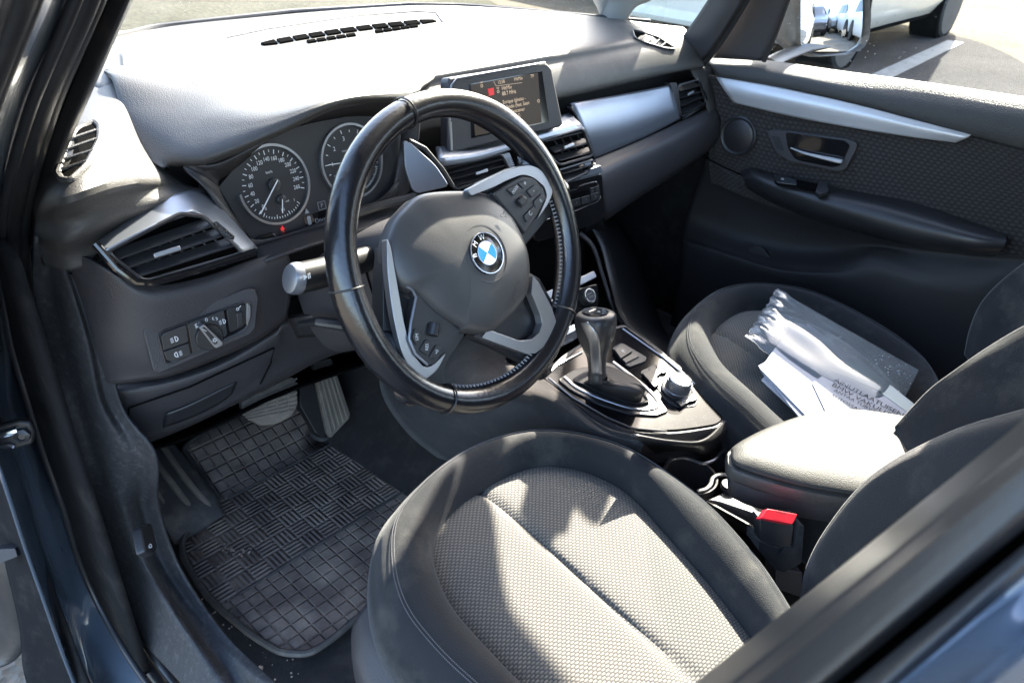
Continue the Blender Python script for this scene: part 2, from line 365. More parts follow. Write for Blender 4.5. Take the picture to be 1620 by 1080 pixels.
def surf(name,rows,mat,parent,nu=18,nv=30,solid=.004,**k):
    return MB().patch(rows,nu,nv).build(name,mat,parent,face=CAM,solid=solid,**k)
# ================================================================ DASHBOARD
dash=thing('dashboard','dark grained dashboard with sunlit top across the front of the cabin','dashboard',(0,.4,-.1))
def yws(x):
    ax=abs(x); xs=[0,.3,.42,.52,.60,.66,.72];ys=[.89,.87,.80,.66,.53,.44,.40]
    return float(np.interp(ax,xs,ys))
def padrow(x):
    e=max(0,(abs(x)-.5)/.2)
    yw=yws(x);k=max(0,-.40-x)/.14*.05
    return [(x,yw+.02,.112-.02*e),(x,yw-.02,.118-.02*e),(x,.5*yw+.5*.36,.128-.02*e),(x,.365+k,.118-.02*e-k),(x,.328+k,.098-.02*e-k),(x,.306+k,.068-.012*e-k),(x,.300+k,.045-.006*e-k),(x,.312+k,.036-k)]
xs=[-.56,-.5,-.4,-.25,-.1,.05,.2,.35,.48,.56,.62,.67,.695]
G=[padrow(x) for x in xs]
toppad=surf('top_pad',G,M['pad'],dash,60,40,solid=.006)
# left end of the pad, running down to the outer air vent
Lr=[[A(70,60,y=.62),A(140,40,y=.68),A(180,70,y=.66),A(195,80,y=.62)],
    [A(60,150,z=.122),A(120,140,z=.123),A(185,135,z=.123),A(203,152,z=.119)],
    [A(50,240,y=.37),A(110,215,z=.120),A(180,200,z=.119),A(232,232,y=.355)],
    [A(50,312,y=.325),A(100,312,z=.098),A(184,286,z=.096),A(278,276,y=.318)],
    [A(52,350,y=.315),A(104,346,y=.250),A(190,312,y=.246),A(294,290,y=.298)],
    [A(55,375,y=.315),A(110,378,y=.250),A(205,338,y=.250),A(318,300,y=.275)],
    [A(60,395,y=.318),A(118,400,y=.272),A(215,352,y=.272),A(330,312,y=.285)],
    [A(68,420,y=.316),A(125,425,y=.275),A(225,375,y=.285),A(335,325,y=.30)]]
sidepad=surf('side_pad',Lr,M['pad'],dash,36,30,solid=.006)
# instrument hood
H=[[A(160,110,z=.108),A(170,104,z=.120),A(300,72,z=.120),A(430,60,z=.121),A(560,55,z=.121),A(710,80,z=.121)],
   [A(172,121,y=.50),A(182,112,y=.50),A(300,104,y=.47),A(430,108,y=.42),A(550,112,y=.345),A(692,117,y=.345)],
   [A(180,134,y=.45),A(190,122,y=.45),A(298,138,y=.392),A(427,154,y=.305),A(547,140,y=.245),A(670,134,y=.285)],
   [A(194,182,y=.40),A(205,170,y=.40),A(294,176,y=.34),A(427,178,y=.247),A(546,151,y=.214),A(664,141,y=.258)],
   [A(227,241,y=.335),A(238,228,y=.335),A(300,216,y=.295),A(428,193,y=.229),A(545,155,y=.208),A(661,144,y=.250)],
   [A(252,263,y=.30),A(262,253,y=.30),A(320,243,y=.262),A(430,205,y=.222),A(545,158,y=.206),A(657,148,y=.245)],
   [A(270,263,y=.300),A(278,262,y=.295),A(330,256,y=.258),A(434,213,y=.222),A(545,164,y=.208),A(657,155,y=.243)],
   [A(285,264,y=.312),A(290,262,y=.305),A(338,259,y=.272),A(440,215,y=.240),A(547,167,y=.225),A(656,163,y=.25)]]
surf('instrument_hood',H,M['pad'],dash,60,60,solid=.005)
# bezel between hood and instruments: funnel
CP=tiltplane((-.40,.285,.03),14)
bez_o=[(292,262),(345,262),(440,216),(545,168),(640,158),(662,175),(658,240),(640,312),(560,340),(480,372),(402,400),(372,372),(330,300)]
bez_i=[(346,296),(366,272),(444,208),(497,194),(553,184),(625,190),(634,215),(630,250),(620,312),(548,338),(470,362),(404,386),(384,360)]
bo=[A(u,v,y=y) for (u,v),y in zip(bez_o,[.283,.262,.240,.226,.238,.25,.258,.262,.252,.25,.25,.252,.262])]
bi=[CP.hit(u,v,.004) for u,v in bez_i]
bm_=[(a*.45+b*.55)+Vector((0,0.0,.004)) for a,b in zip(bo,bi)]
rows=[crom(r,90,True) for r in (bo,bm_,bi)]
MB().grid([[*r,r[0]] for r in rows]).build('cluster_surround',M['panel'],dash,face=CAM,solid=.003)
cl=plate(MB(),bez_i,CP,0,.01,0).build('instrument_cluster',M['dialface'],dash)
g1=CP.to(CP.hit(433,292)); g2=CP.to(CP.hit(556,255))
for g in (g1,g2): MB().ring(CP,g[0],g[1],.0505,.0032,.004,.004,64,-178 if g is g1 else 0,118 if g is g1 else 360).build('gauge_ring',M['silver'],cl)
lt=MB();TX,TY=CP.ex,CP.ey
def ctext(mb,s,g,r,ang,size,**k): mb.text(s,CP.at(g[0]+r*math.cos(rad(ang)),g[1]+r*math.sin(rad(ang)),.0008),TX,TY,size,**k)
for i in range(27):
    a=226-i*9.4;L_=.0055 if i%2==0 else .003
    p=[CP.at(g1[0]+q*math.cos(rad(a)),g1[1]+q*math.sin(rad(a)),.0010) for q in(.0445-L_,.0445)]
    lt.bar(p[0],p[1],CP.n.cross(p[1]-p[0]),.0008 if i%2 else .0011,.0004)
    if i%2==0: ctext(lt,str(i*10),g1,.0332,a,.0076,narrow=.82)
ctext(lt,'km/h',g1,.017,100,.0048)
for i in range(13):
    a=215-i*19
    p=[CP.at(g2[0]+q*math.cos(rad(a)),g2[1]+q*math.sin(rad(a)),.0010) for q in(.0395,.0445 if i%2==0 else .0425)]
    lt.bar(p[0],p[1],CP.n.cross(p[1]-p[0]),.0011,.0004)
for k_,a in ((1,177),(2,139),(3,101),(4,63),(5,25)): ctext(lt,str(k_),g2,.0325,a,.0082)
ctext(lt,'1/min x 1000',g2,.016,100,.0040);ctext(lt,'READY',g2,.031,206,.0038,rot=15)
for i in range(16):
    a=-62-i*4.2+30-30
    aa=-125+i*5.2
    p=[CP.at(g1[0]+q*math.cos(rad(aa)),g1[1]+q*math.sin(rad(aa)),.0010) for q in(.0445-(.005 if i%5==0 else .0025),.0445)]
    lt.bar(p[0],p[1],CP.n.cross(p[1]-p[0]),.0009,.0004)
    aa=-70+i*3.2
    p=[CP.at(g2[0]+q*math.cos(rad(aa)),g2[1]+q*math.sin(rad(aa)),.0010) for q in(.0445-(.004 if i%5==0 else .0025),.0445)]
    lt.bar(p[0],p[1],CP.n.cross(p[1]-p[0]),.0007,.0004)
ctext(lt,'0',g1,.034,-126,.0055);ctext(lt,'1/2',g1,.0345,-84,.0048);ctext(lt,'1',g1,.035,-48,.0055);ctext(lt,'Diesel',g1,.027,-66,.0038);ctext(lt,'20',g2,.034,-28,.005)
lt.build('lettering',M['white'],cl,smooth=False)
def needle(g,a,r0,r1,w,h=.004):
    nd=MB()
    c,d=math.cos(rad(a)),math.sin(rad(a));p=CP.at(g[0]-r0*c,g[1]-r0*d,h);q=CP.at(g[0]+r1*c,g[1]+r1*d,h);nd.bar(p,q,CP.n.cross(q-p),w,.001).build('needle',M['needle'],cl,smooth=False)
needle(g1,226,.007,.0435,.0013);needle(g2,176,0,.041,.0012)
fg=(g1[0]+.005,g1[1]-.0205);needle(fg,-104,0,.018,.0010)
for g_h,r_h in((g1,.0085),(fg,.0062),(g2,.0085)): MB().lathe(CP.at(g_h[0],g_h[1],0),CP.n,[(r_h,0),(r_h,.003),(r_h*.77,.0038),(0,.0039)]).build('needle_hub',M['smooth'],cl)
info=plate(MB(),[(480,343),(547,321),(551,345),(486,369)],CP,.0012,.001).build('information_display',M['glosscl'],cl)
tm=MB();q=CP.to(CP.hit(508,325));tm.text('P',CP.at(q[0],q[1],.0018),TX,TY,.0085)
q=CP.to(CP.hit(497,350));tm.text('Door open',CP.at(q[0],q[1],.0018),TX,TY,.0085,align='LEFT')
q=CP.to(CP.hit(484,334));tm.prism([CP.at(q[0]-.0035,q[1]-.003,.002),CP.at(q[0]+.0035,q[1]-.003,.002),CP.at(q[0],q[1]+.004,.002)],CP.n,.0004)
q=CP.to(CP.hit(508,325))
for s_ in((-1,0),(1,0)): tm.bar(CP.at(q[0]+s_[0]*.0058,q[1]-.0052,.002),CP.at(q[0]+s_[0]*.0058,q[1]+.0052,.002),CP.ex,.0006,.0004)
for s_ in(-1,1): tm.bar(CP.at(q[0]-.0058,q[1]+s_*.0052,.002),CP.at(q[0]+.0058,q[1]+s_*.0052,.002),CP.ey,.0006,.0004)
q=CP.to(CP.hit(488,349));P=[CP.at(q[0]+a,q[1]+b,.0022) for a,b in((-.0028,-.0062),(.0028,-.0062),(.0028,.0062),(-.0028,.0062))];tm.prism(rounded(P,.4),CP.n,.0004)
tm.build('lettering',M['greyprint'],info,smooth=False)
wl=MB();q=CP.to(CP.hit(446,362));wl.disc(CP,q[0],q[1],.0026,.002,.001);wl.text('!',CP.at(q[0],q[1]-.0005,.002),TX,TY,.014)
wl.build('warning_light',M['red'],cl,smooth=False)
sb=plate(MB(),[(403,384),(411,374),(432,368),(438,374),(440,382),(408,394)],CP,.006,.01,.2).build('trip_button',M['glosscl'],cl,bevel=.0008)
# hood over bottom of cluster (dark bar) and shroud top
MB().tube([A(540,345,y=.236),A(600,326,y=.232),A(656,312,y=.228)],.0075,10).build('cluster_lower_rail',M['smooth'],dash)
surf('steering_column_cover_panel',[[A(400,390,y=.25),A(470,368,y=.248),A(560,345,y=.245),A(665,312,y=.245)],
  [A(408,408,y=.225),A(475,385,y=.222),A(560,360,y=.22),A(668,325,y=.22)],
  [A(402,418,y=.222),A(450,400,y=.21),A(560,366,y=.21),A(670,335,y=.21)]],M['panel'],dash,10,20)
# silver trim blade right of the cluster
TP=Plane(A(660,260,y=.235),(-.45,-.86,.25))
plate(MB(),[(638,222),(650,226),(690,262),(712,295),(655,308),(640,265)],TP,0,.01,.25).build('trim_panel',M['silverd'],dash,bevel=.0015)
MB().tube([A(646,222,y=.25),A(672,235,y=.24),A(700,268,y=.225),A(716,294,y=.215)],.0035,8).build('trim_edge',M['smooth'],dash)
# ---------------- centre: display
DP=Plane(A(800,165,y=.262),(-.10,-.96,.24))
bz=[(711,123),(864,99),(873,108),(891,196),(887,201),(714,242),(709,236),(709,130)]
disp=plate(MB(),bz,DP,0,.022,.3,4).build('display',M['panel'],dash,bevel=.003)
edge=MB();edge.tube(PX([(713,236),(711,195),(714,135),(722,125),(790,112),(862,99.5)],DP,.0008),.0016,8);edge.tube(PX([(714,238),(712,193)],DP,.002),.0026,8)
edge.build('chrome_edge',M['silver'],disp)
gl=plate(MB(),[(743,133),(857.6,113),(869,193),(746,219)],DP,.0006,.001).build('display_glass',M['glosscl'],disp)
sc=plate(MB(),[(745,134.5),(851,115),(857,194),(752,215)],DP,.0012,.0006).build('screen',M['screen'],disp)
dx=(DP.hit(868,101)-DP.hit(716,126)).normalized();dyv=DP.n.cross(dx)
dt=MB()
def dtx(s,u,v,size,al='LEFT'): dt.text(s,DP.hit(u,v,.0014),dx,dyv,size,align=al,narrow=.9)
dtx('12:58',787,131,.0075);dtx('HitMix',813,126,.0075);dtx('TP',839,121.5,.0075);dtx('HitMix',793.5,140.5,.0085);dtx('88.7 MHz',794,149,.0085)
dtx('Enrique Iglesias -',795,162.5,.0082);dtx('Bailando (feat. Sean',795,171,.0082);dtx('Paul, Descemer',796,179.5,.0082);dtx('Bueno) & G',797,188,.0082)
for u,v in((762,134),(788,143)):
    c_=DP.hit(u,v,.0014);dt.ring(Plane(c_,DP.n,dx),0,-.002,.002,.0007,.0,.0004,14)
    for a in(60,90,120):dt.bar(c_+dx*.003*math.cos(rad(a))+dyv*.002,c_+dx*.005*math.cos(rad(a))+dyv*.0045,dx,.0006,.0003)
dt.bar(DP.hit(783,140,.0014)*0+DP.hit(781,129,.0014),DP.hit(785,136.5,.0014),dx,.0005,.0003);dt.bar(DP.hit(785,136.5,.0014),DP.hit(826,131,.0014),dyv,.0005,.0003)
c_=DP.hit(852,160,.0014);dt.ring(Plane(c_,DP.n,dx),0,0,.0022,.0007,.0,.0004,14)
dt.build('lettering',M['screentext'],disp,smooth=False)
rd=plate(MB(),[(772,141),(781,139),(782,150),(774,152)],DP,.0015,.0005);rd.bar(DP.hit(773,151,.0015),DP.hit(768,163,.0015),dx,.0006,.0003);rd.build('station_icon',M['red'],disp,smooth=False)
# ---------------- centre stack
SP=Plane(A(830,280,y=.240),(-.05,-.97,.24))
surf('upper_trim',[[A(690,232,y=.275),A(760,225,y=.28),A(840,200,y=.285),A(900,178,y=.29)],
  [A(694,250,y=.248),A(760,240,y=.25),A(845,213,y=.252),A(915,192,y=.255)],
  [A(700,264,y=.244),A(765,252,y=.245),A(848,224,y=.245),A(926,204,y=.245)]],M['silverd'],dash,10,20)
cavity=plate(MB(),[(690,262),(924,207),(940,250),(938,268),(860,292),(715,320)],SP,-.012,.03,0).build('vent_recess',M['void'],dash)
def vent(slats,tabs,pl,depth,frame=None,name='air_vent',fm='smooth',w=.016,th=.0022,label=None,cross=0,fh=.002):
    fr=plate(MB(),frame[0],pl,fh,.006,frame[1]) if False else MB()
    P=rounded(PX(frame,pl,fh),.18,4)
    o=fr.tube(P,.0026,8,closed=True).build(name,M[fm],dash,label=label)
    for a,b in slats:
        p,q=pl.hit(*a,-.004),pl.hit(*b,-.004)
        mbs=MB().bar(p,q,Vector((0,.93,.30)),w,th)
        mbs.build('slat',M['smooth'],o,smooth=False,bevel=.0006)
    if cross:
        a,b=slats[0];c,d=slats[-1];m_=MB()
        for i in range(1,cross):
            t=i/cross;p=pl.hit(a[0]+(b[0]-a[0])*t,a[1]+(b[1]-a[1])*t,-.014);q=pl.hit(c[0]+(d[0]-c[0])*t,c[1]+(d[1]-c[1])*t,-.014);m_.bar(p,q,Vector((0,1,0)),.012,.0012)
        m_.build('guide_vane',M['smooth'],o,smooth=False)
    for a,b in tabs:
        p,q=pl.hit(*a,.004),pl.hit(*b,.004)
        MB().bar(p,q,Vector((0,.35,.94)),.0055,.004).build('direction_tab',M['silver'],o,bevel=.001)
    return o
vent([((858,221),(921,205)),((872,238),(928,223)),((880,251),(934,237))],[((892,234),(908,228))],SP,.02,[(852,224),(922,203),(938,246),(884,262)],cross=5)
vent([((703,271),(793,248)),((706,281),(800,257)),((712,291),(800,268))],[((752,275),(771,269))],SP,.02,[(697,268),(793,244),(808,272),(720,300)],cross=6)
vent([((886,272),(938,256)),((888,283),(925,272))],[],SP,.02,[(882,270),(938,253),(930,272),(888,292)])
mp=plate(MB(),[(793,244),(806,241),(818,270),(812,276)],SP,.004,.006,.15).build('thumbwheel_panel',M['silverd'],dash,bevel=.001)
wh=MB()
for i in range(6): wh.box(SP.hit(806+i*1.6,250+i*3,.006),.004,.004,.0012)
wh.build('thumbwheel',M['chrome'],mp)
plate(MB(),[(924,257),(934,253.5),(936,260),(926,263)],SP,.004,.004,.1).build('hazard_button',M['silverd'],dash,bevel=.001)
# audio + climate
AP=Plane(A(900,320,y=.232),(-.05,-.985,.16))
au=plate(MB(),[(840,302),(953,273),(957,330),(955,347),(940,355),(845,386)],AP,0,.03,.15,4).build('audio_panel',M['glosscl'],dash,bevel=.002)
plate(MB(),[(838,301),(893,282),(950,262),(954,273),(895,288),(840,307)],AP,.004,.012,.1).build('audio_top_trim',M['silverd'],au,bevel=.0012)
kp=plate(MB(),[(846,318),(912,300),(916,295),(946,287),(950,313),(946,319),(910,334),(850,352)],AP,.0015,.002,.2).build('keypad',M['glosscl'],au)
ed=MB().tube(rounded(PX([(846,318),(912,300),(916,295),(946,287),(950,313),(946,319),(910,334),(850,352)],AP,.002),.25),.0008,6,closed=True).build('keypad_edge',M['chrome'],au)
for i,(a,b,c,d,s_) in enumerate([((905,317),(918,313),(919,324),(906,328),'6'),((920,312.5),(933,309),(934,320),(921,323.5),'7'),((934.5,308),(948,304),(949,313),(935.5,319),'8'),((934,298),(940,296.5),(941,305.5),(935,307),'<'),((941,296),(948,294),(948.5,303),(942,305),'>'),((860,330),(874,326),(876,337),(862,341),'3'),((876,325.5),(889,322),(890.5,333),(877.5,336.5),'4'),((890,321.5),(903.5,317.5),(904.5,328.5),(891.5,332.5),'5')]):
    bt=plate(MB(),[a,b,c,d],AP,.0032,.002,.06).build('button',M['smooth'],au,bevel=.0004)
    ctr=(sum(x[0] for x in(a,b,c,d))/4,sum(x[1] for x in(a,b,c,d))/4)
    MB().text(s_,AP.hit(*ctr,.0034),AP.ex,AP.ey,.0055).build('lettering',M['greyprint'],bt,smooth=False)
plate(MB(),[(862,323),(929,301),(931,307),(864,329)],AP,.0034,.001).build('disc_slot',M['void'],au)
surf('storage_recess',[[A(830,385,y=.27),A(900,370,y=.27),A(955,348,y=.27)],[A(830,420,y=.34),A(900,400,y=.34),A(958,375,y=.34)],[A(835,455,y=.30),A(900,440,y=.30),A(955,425,y=.30)]],M['black'],dash,8,8)
KP=Plane(A(900,490,y=.165),(-.05,-.80,.60))
cp=plate(MB(),[(842,482),(900,458),(946,448),(948,478),(944,492),(890,512),(846,528)],KP,0,.03,.15).build('climate_panel',M['glosscl'],dash,bevel=.002)
plate(MB(),[(836,472),(896,449),(940,428),(945,438),(900,461),(840,485)],KP,.012,.012,.2).build('chrome_bar',M['silver'],cp,bevel=.0015)
def knob(pl,u,v,r,h,name,mat,par,top=None):
    o=pl.hit(u,v,0);k=MB().lathe(o,pl.n,[(r,0),(r*.98,h*.8),(r*.9,h),(r*.8,h),(0,h*.97)]).build(name,mat,par)
    return o,k
o_,kb=knob(KP,925,470,.017,.016,'rotary_knob',M['smooth'],cp)
MB().ring(Plane(o_,KP.n),0,0,.0125,.002,.017,.003,32).build('knob_ring',M['chrome'],cp)
MB().text('START',o_+KP.n*.0165+KP.ey*.003,KP.ex,KP.ey,.0050).build('lettering',M['greyprint'],cp,smooth=False);MB().text('STOP',o_+KP.n*.0165-KP.ey*.0035,KP.ex,KP.ey,.0050).build('lettering',M['greyprint'],cp,smooth=False)
for a,b in ((858,496),(872,490),(886,484),(900,478)):
    plate(MB(),[(a,b),(a+11,b-4.5),(a+12,b+6),(a+1,b+11)],KP,.004,.003,.12).build('button',M['smooth'],cp,bevel=.0005)
BPp=Plane(A(900,535,y=.125),(-.05,-.72,.68))
bp2=plate(MB(),[(845,545),(905,515),(925,505),(928,525),(905,540),(850,568)],BPp,0,.03,.1).build('switch_row',M['smooth'],dash,bevel=.002)
plate(MB(),[(848,543),(912,511),(915,521),(851,554)],BPp,.004,.006,.2).build('chrome_bar',M['chrome'],bp2,bevel=.001)
MB().text('ECO PRO',BPp.hit(899,540,.002),(BPp.hit(915,532)-BPp.hit(885,548)).normalized(),BPp.n.cross((BPp.hit(915,532)-BPp.hit(885,548)).normalized()),.0058).build('lettering',M['greyprint'],bp2,smooth=False)
# ---------------- passenger side of dash
surf('decor_strip',[[A(903,163,y=.300),A(960,153,y=.305),A(1015,143,y=.306),A(1062,134,y=.300)],
   [A(912,180,y=.286),A(965,172,y=.292),A(1018,162,y=.293),A(1066,152,y=.290)],
   [A(925,213,y=.272),A(975,202,y=.278),A(1024,188,y=.280),A(1072,172,y=.280)],
   [A(938,251,y=.270),A(985,232,y=.274),A(1030,212,y=.276),A(1077,188,y=.278)]],M['silverd'],dash,14,24)
surf('strip_surround',[[A(893,170,y=.292),A(903,164,y=.296)],[A(905,172,y=.278),A(912,180,y=.284)],[A(922,205,y=.262),A(927,213,y=.268)],[A(936,248,y=.256),A(940,252,y=.266)],[A(943,264,y=.25),A(946,262,y=.262)]],M['gloss'],dash,14,4)
low=[[A(938,252,y=.272),A(985,233,y=.276),A(1035,211,y=.278),A(1085,188,y=.275),A(1125,168,y=.272)],
     [A(941,262,y=.258),A(990,242,y=.262),A(1040,219,y=.264),A(1090,195,y=.262),A(1132,172,y=.262)],
     [A(946,275,y=.240),A(995,254,y=.246),A(1047,231,y=.248),A(1096,208,y=.247),A(1140,186,y=.25)],
     [A(952,300,y=.232),A(1002,281,y=.238),A(1052,258,y=.240),A(1100,232,y=.240),A(1144,205,y=.245)],
     [A(956,335,y=.234),A(1005,308,y=.242),A(1055,278,y=.246),A(1105,247,y=.248),A(1143,218,y=.25)],
     [A(958,350,y=.26),A(1005,318,y=.27),A(1055,286,y=.275),A(1105,252,y=.28),A(1142,222,y=.285)]]
surf('glovebox_panel',low,M['panel'],dash,26,40,solid=.005)
# right end of dash: pad end and vent
surf('end_pad',[[A(1090,92,y=.34),A(1112,96,y=.33),A(1128,105,y=.33)],[A(1092,105,y=.315),A(1115,108,y=.31),A(1130,115,y=.315)],[A(1098,120,y=.30),A(1120,122,y=.298),A(1135,125,y=.31)],
   [A(1110,135,y=.285),A(1128,138,y=.285),A(1141,150,y=.295)],[A(1118,165,y=.268),A(1134,165,y=.268),A(1146,185,y=.28)],[A(1122,180,y=.26),A(1138,190,y=.26),A(1147,205,y=.28)]],M['pad'],dash,16,8)
VR=Plane(A(1090,155,y=.285),(-.1,-.97,.22))
plate(MB(),[(1064,131),(1108,120),(1119,168),(1080,190)],VR,-.018,.01).build('vent_recess',M['void'],dash)
plate(MB(),[(1060,131),(1071,131),(1076,186),(1072,188)],VR,.002,.016,.1).build('vent_side_panel',M['panel'],dash,bevel=.001)
vent([((1072,142),(1103,133)),((1073,153),(1105,143)),((1075,165),(1108,152)),((1077,177),(1110,162))],[((1088,150),(1097,145))],VR,.02,[(1071,136),(1105,126),(1116,160),(1114,166),(1077,186)],label='air vent with slats at the right end of the dashboard')
gb=MB().tube([VR.hit(1108,130,.004),VR.hit(1118,158,.004),VR.hit(1115,166,.004),VR.hit(1078,190,.004)],.003,8).build('vent_lip',M['glosscl'],dash)
# ---------------- windscreen defroster grille in the pad
_tz={}
def topz(x,y):
    k=round(x,2)
    if k not in _tz: r=[np.array(p) for p in crom(padrow(k),60)][:40];_tz[k]=([p[1] for p in r][::-1],[p[2] for p in r][::-1])
    return float(np.interp(y,*_tz[k]))
def onpad(u,v,dz=.003):
    q_=onsurf(toppad,u,v,0)
    if q_ is not None: return q_+UP*dz
    lo,hi=.06,.2
    for _ in range(40):
        m=(lo+hi)/2;p=A(u,v,z=m)
        if m>topz(p.x,p.y)+dz: hi=m
        else: lo=m
    return p
dv=MB()
for a,b in (((411,72),(687,34)),): 
    n_=11
    for i in range(n_):
        t0=(i+.06)/n_;t1=(i+.90)/n_
        w0=2.8
        q=[]
        for t,s_ in((t0,-1),(t1,-1),(t1,1),(t0,1)):
            u=a[0]+(b[0]-a[0])*t;v=a[1]+(b[1]-a[1])*t-4*math.sin(math.pi*t)+s_*w0*(1 if 0.02<t<.97 else .4)
            q.append(onpad(u+(6 if s_>0 else 0),v))
        dv.prism(q,UP,.003)
for a,b,n_ in(((484,68),(562,56),5),((592,52),(660,42),5)):
    for i in range(n_):
        t0=(i+.06)/n_;t1=(i+.9)/n_
        dv.prism([onpad(a[0]+(b[0]-a[0])*t+(3 if s_>0 else 0),a[1]+(b[1]-a[1])*t+s_*1.6) for t,s_ in((t0,-1),(t1,-1),(t1,1),(t0,1))],UP,.003)
dfv=dv.build('defroster_vent',M['void'],dash,smooth=False)
MB().tube([onpad(360,61,.002),onpad(420,48,.002),onpad(560,27,.002),onpad(660,20,.002),onpad(690,22,.002),onpad(700,36,.002)],.0012,6).build('grille_seam',M['panel'],dash)
# small raised ripple beside the hood
surf('pad_ridge',[[A(290,86,y=.60),A(340,72,y=.66),A(400,74,y=.67),A(440,88,y=.64)],[A(330,92,y=.57),A(380,86,y=.62),A(430,90,y=.63),A(500,106,y=.57)],[A(360,97,y=.55),A(410,103,y=.55),A(450,107,y=.54),A(500,107,y=.545)]],M['pad'],dash,10,16)
# defroster strip at the right-hand quarter window
def onz(u,v,z):return A(u,v,z=z)
sq=[(1000,50),(1018,54),(1040,61),(1069,80),(1052,79),(1024,71),(1004,63)]
sv=MB().tube(rounded([onpad(u,v,.003) for u,v in sq],.2),.0020,6,closed=True)
for i in range(1,5):
    t=i/5;sv.tube([onpad(1003+t*52,62+t*18,.0035),onpad(1010+t*54,53+t*21,.0035)],.0016,5)
sd=sv.build('side_defroster',M['panel'],dash)
MB().prism([onpad(u,v,.0022) for u,v in sq],UP,.001).build('grille_recess',M['void'],sd,smooth=False)
# left side defroster vent
lvo=[(150,193),(158,200),(158,222),(138,262),(112,286),(98,284),(92,275),(120,205)]
def sp_(u,v,o=.003): return onsurf(sidepad,u,v,o) or A(u,v,y=.3)
lf=MB().tube(rounded([sp_(u,v,.003) for u,v in lvo],.3),.0035,8,closed=True).build('side_defroster',M['pad'],dash)
MB().add([sp_(u,v,.0045) for u,v in lvo]+[sp_(126,240,.006)],[(i,(i+1)%8,8) for i in range(8)]).build('grille_recess',M['void'],lf,smooth=False,face=CAM)
for k_,(a,b) in enumerate((((114,219),(152,206)),((106,236),(152,220)),((101,252),(147,238)),((97,268),(137,255)))):
    MB().tube([sp_(*a,.008),sp_(*b,.008)],.0019,6).build('slat',M['pad'],lf)
# ---------------- left outer vent pod
VP=Plane(A(290,395,y=.215),(-.12,-.93,.36))
plate(MB(),[(165,385),(215,360),(300,330),(345,335),(395,398),(225,442)],VP,-.03,.01).build('vent_recess',M['void'],dash)
surf('vent_top_trim',[[A(150,384,y=.252),A(215,340,y=.262),A(280,306,y=.268),A(330,310,y=.27),A(408,392,y=.232)],
  [A(155,392,y=.236),A(218,355,y=.242),A(282,325,y=.246),A(328,326,y=.246),A(402,396,y=.222)],
  [A(164,396,y=.225),A(222,366,y=.226),A(285,340,y=.226),A(318,340,y=.226),A(388,400,y=.212)]],M['silverd'],dash,12,30)
lv=vent([((178,405),(330,352)),((190,420),(345,368)),((205,434),(368,382))],[((243,405),(285,392))],VP,.02,[(168,398),(285,338),(322,342),(386,400),(228,446)],cross=9,name='air_vent',label='air vent with bright tab at the left end of the dashboard')
MB().tube([VP.hit(150,385,.004),VP.hit(185,425,.006),VP.hit(215,447,.008),VP.hit(240,448,.008),VP.hit(320,425,.006),VP.hit(405,398,.004)],.0045,10).build('vent_lip',M['glosscl'],dash)
tw=plate(MB(),[(338,352),(344,350),(372,374),(370,380),(352,372)],VP,.024,.006,.2).build('thumbwheel_panel',M['smooth'],dash,bevel=.001)
wh=MB()
for i in range(8): wh.box(VP.hit(342+i*3.6,355+i*2.9,.0245),.0028,.002,.0022)
wh.build('thumbwheel',M['chrome'],tw)
# ---------------- lower left panel with light switch
LP=[[A(62,372,y=.325),A(118,400,y=.282),A(165,425,y=.246),A(230,452,y=.232),A(320,438,y=.226),A(400,410,y=.222),A(452,396,y=.224)],
    [A(104,432,y=.315),A(130,440,y=.278),A(180,450,y=.242),A(240,468,y=.222),A(325,452,y=.215),A(405,425,y=.212),A(458,408,y=.220)],
    [A(116,470,y=.312),A(150,480,y=.27),A(195,490,y=.238),A(250,500,y=.22),A(330,478,y=.212),A(408,450,y=.21),A(460,430,y=.218)],
    [A(132,530,y=.31),A(160,545,y=.27),A(205,555,y=.24),A(260,562,y=.222),A(335,537,y=.214),A(410,500,y=.212),A(460,470,y=.218)],
    [A(146,585,y=.312),A(175,590,y=.275),A(220,590,y=.245),A(270,585,y=.226),A(340,560,y=.218),A(410,527,y=.216),A(456,492,y=.220)],
    [A(151,603,y=.315),A(180,606,y=.278),A(222,600,y=.25),A(272,592,y=.232),A(342,566,y=.225),A(412,533,y=.223),A(455,500,y=.226)],
    [A(152,606,y=.33),A(182,608,y=.30),A(224,603,y=.28),A(274,594,y=.262),A(344,568,y=.255),A(414,535,y=.25),A(455,503,y=.25)]]
surf('knee_panel',LP,M['panel'],dash,36,50,solid=.005)
MB().tube([A(80,398,y=.318),A(104,433,y=.306),A(128,430,y=.288),A(155,404,y=.262)],.0022,6).build('panel_seam',M['void'],dash)
SW=Plane(A(325,520,y=.212),(-.20,-.96,.20))
swf=plate(MB(),[(226,525),(232,515),(390,457),(404,458),(410,470),(405,520),(396,530),(252,592),(243,588)],SW,.0035,.012,.25,4).build('light_switch_panel',M['panel'],dash,bevel=.002)
plate(MB(),[(251,532),(258,523),(386,478),(396,482),(396,500),(390,518),(375,528),(270,574),(262,573)],SW,.0045,.004,.25,4).build('switch_bezel',M['glosscl'],swf,bevel=.001)
MB().tube(rounded(PX([(251,532),(258,523),(386,478),(396,482),(396,500),(390,518),(375,528),(270,574),(262,573)],SW,.005),.3),.0013,6,closed=True).build('bezel_ring',M['smooth'],swf)
b1=plate(MB(),[(255,533),(259,527),(295,513),(299,541),(259,555)],SW,.008,.005,.12).build('button',M['smooth'],swf,bevel=.0008)
b2=plate(MB(),[(259,556.5),(299,542.5),(303,562),(272,573),(264,570)],SW,.008,.005,.12).build('button',M['smooth'],swf,bevel=.0008)
plate(MB(),[(297,512),(345,494),(354,490),(360,530),(306,563)],SW,.0085,.005,.1).build('switch_plate',M['smooth'],swf,bevel=.0008)
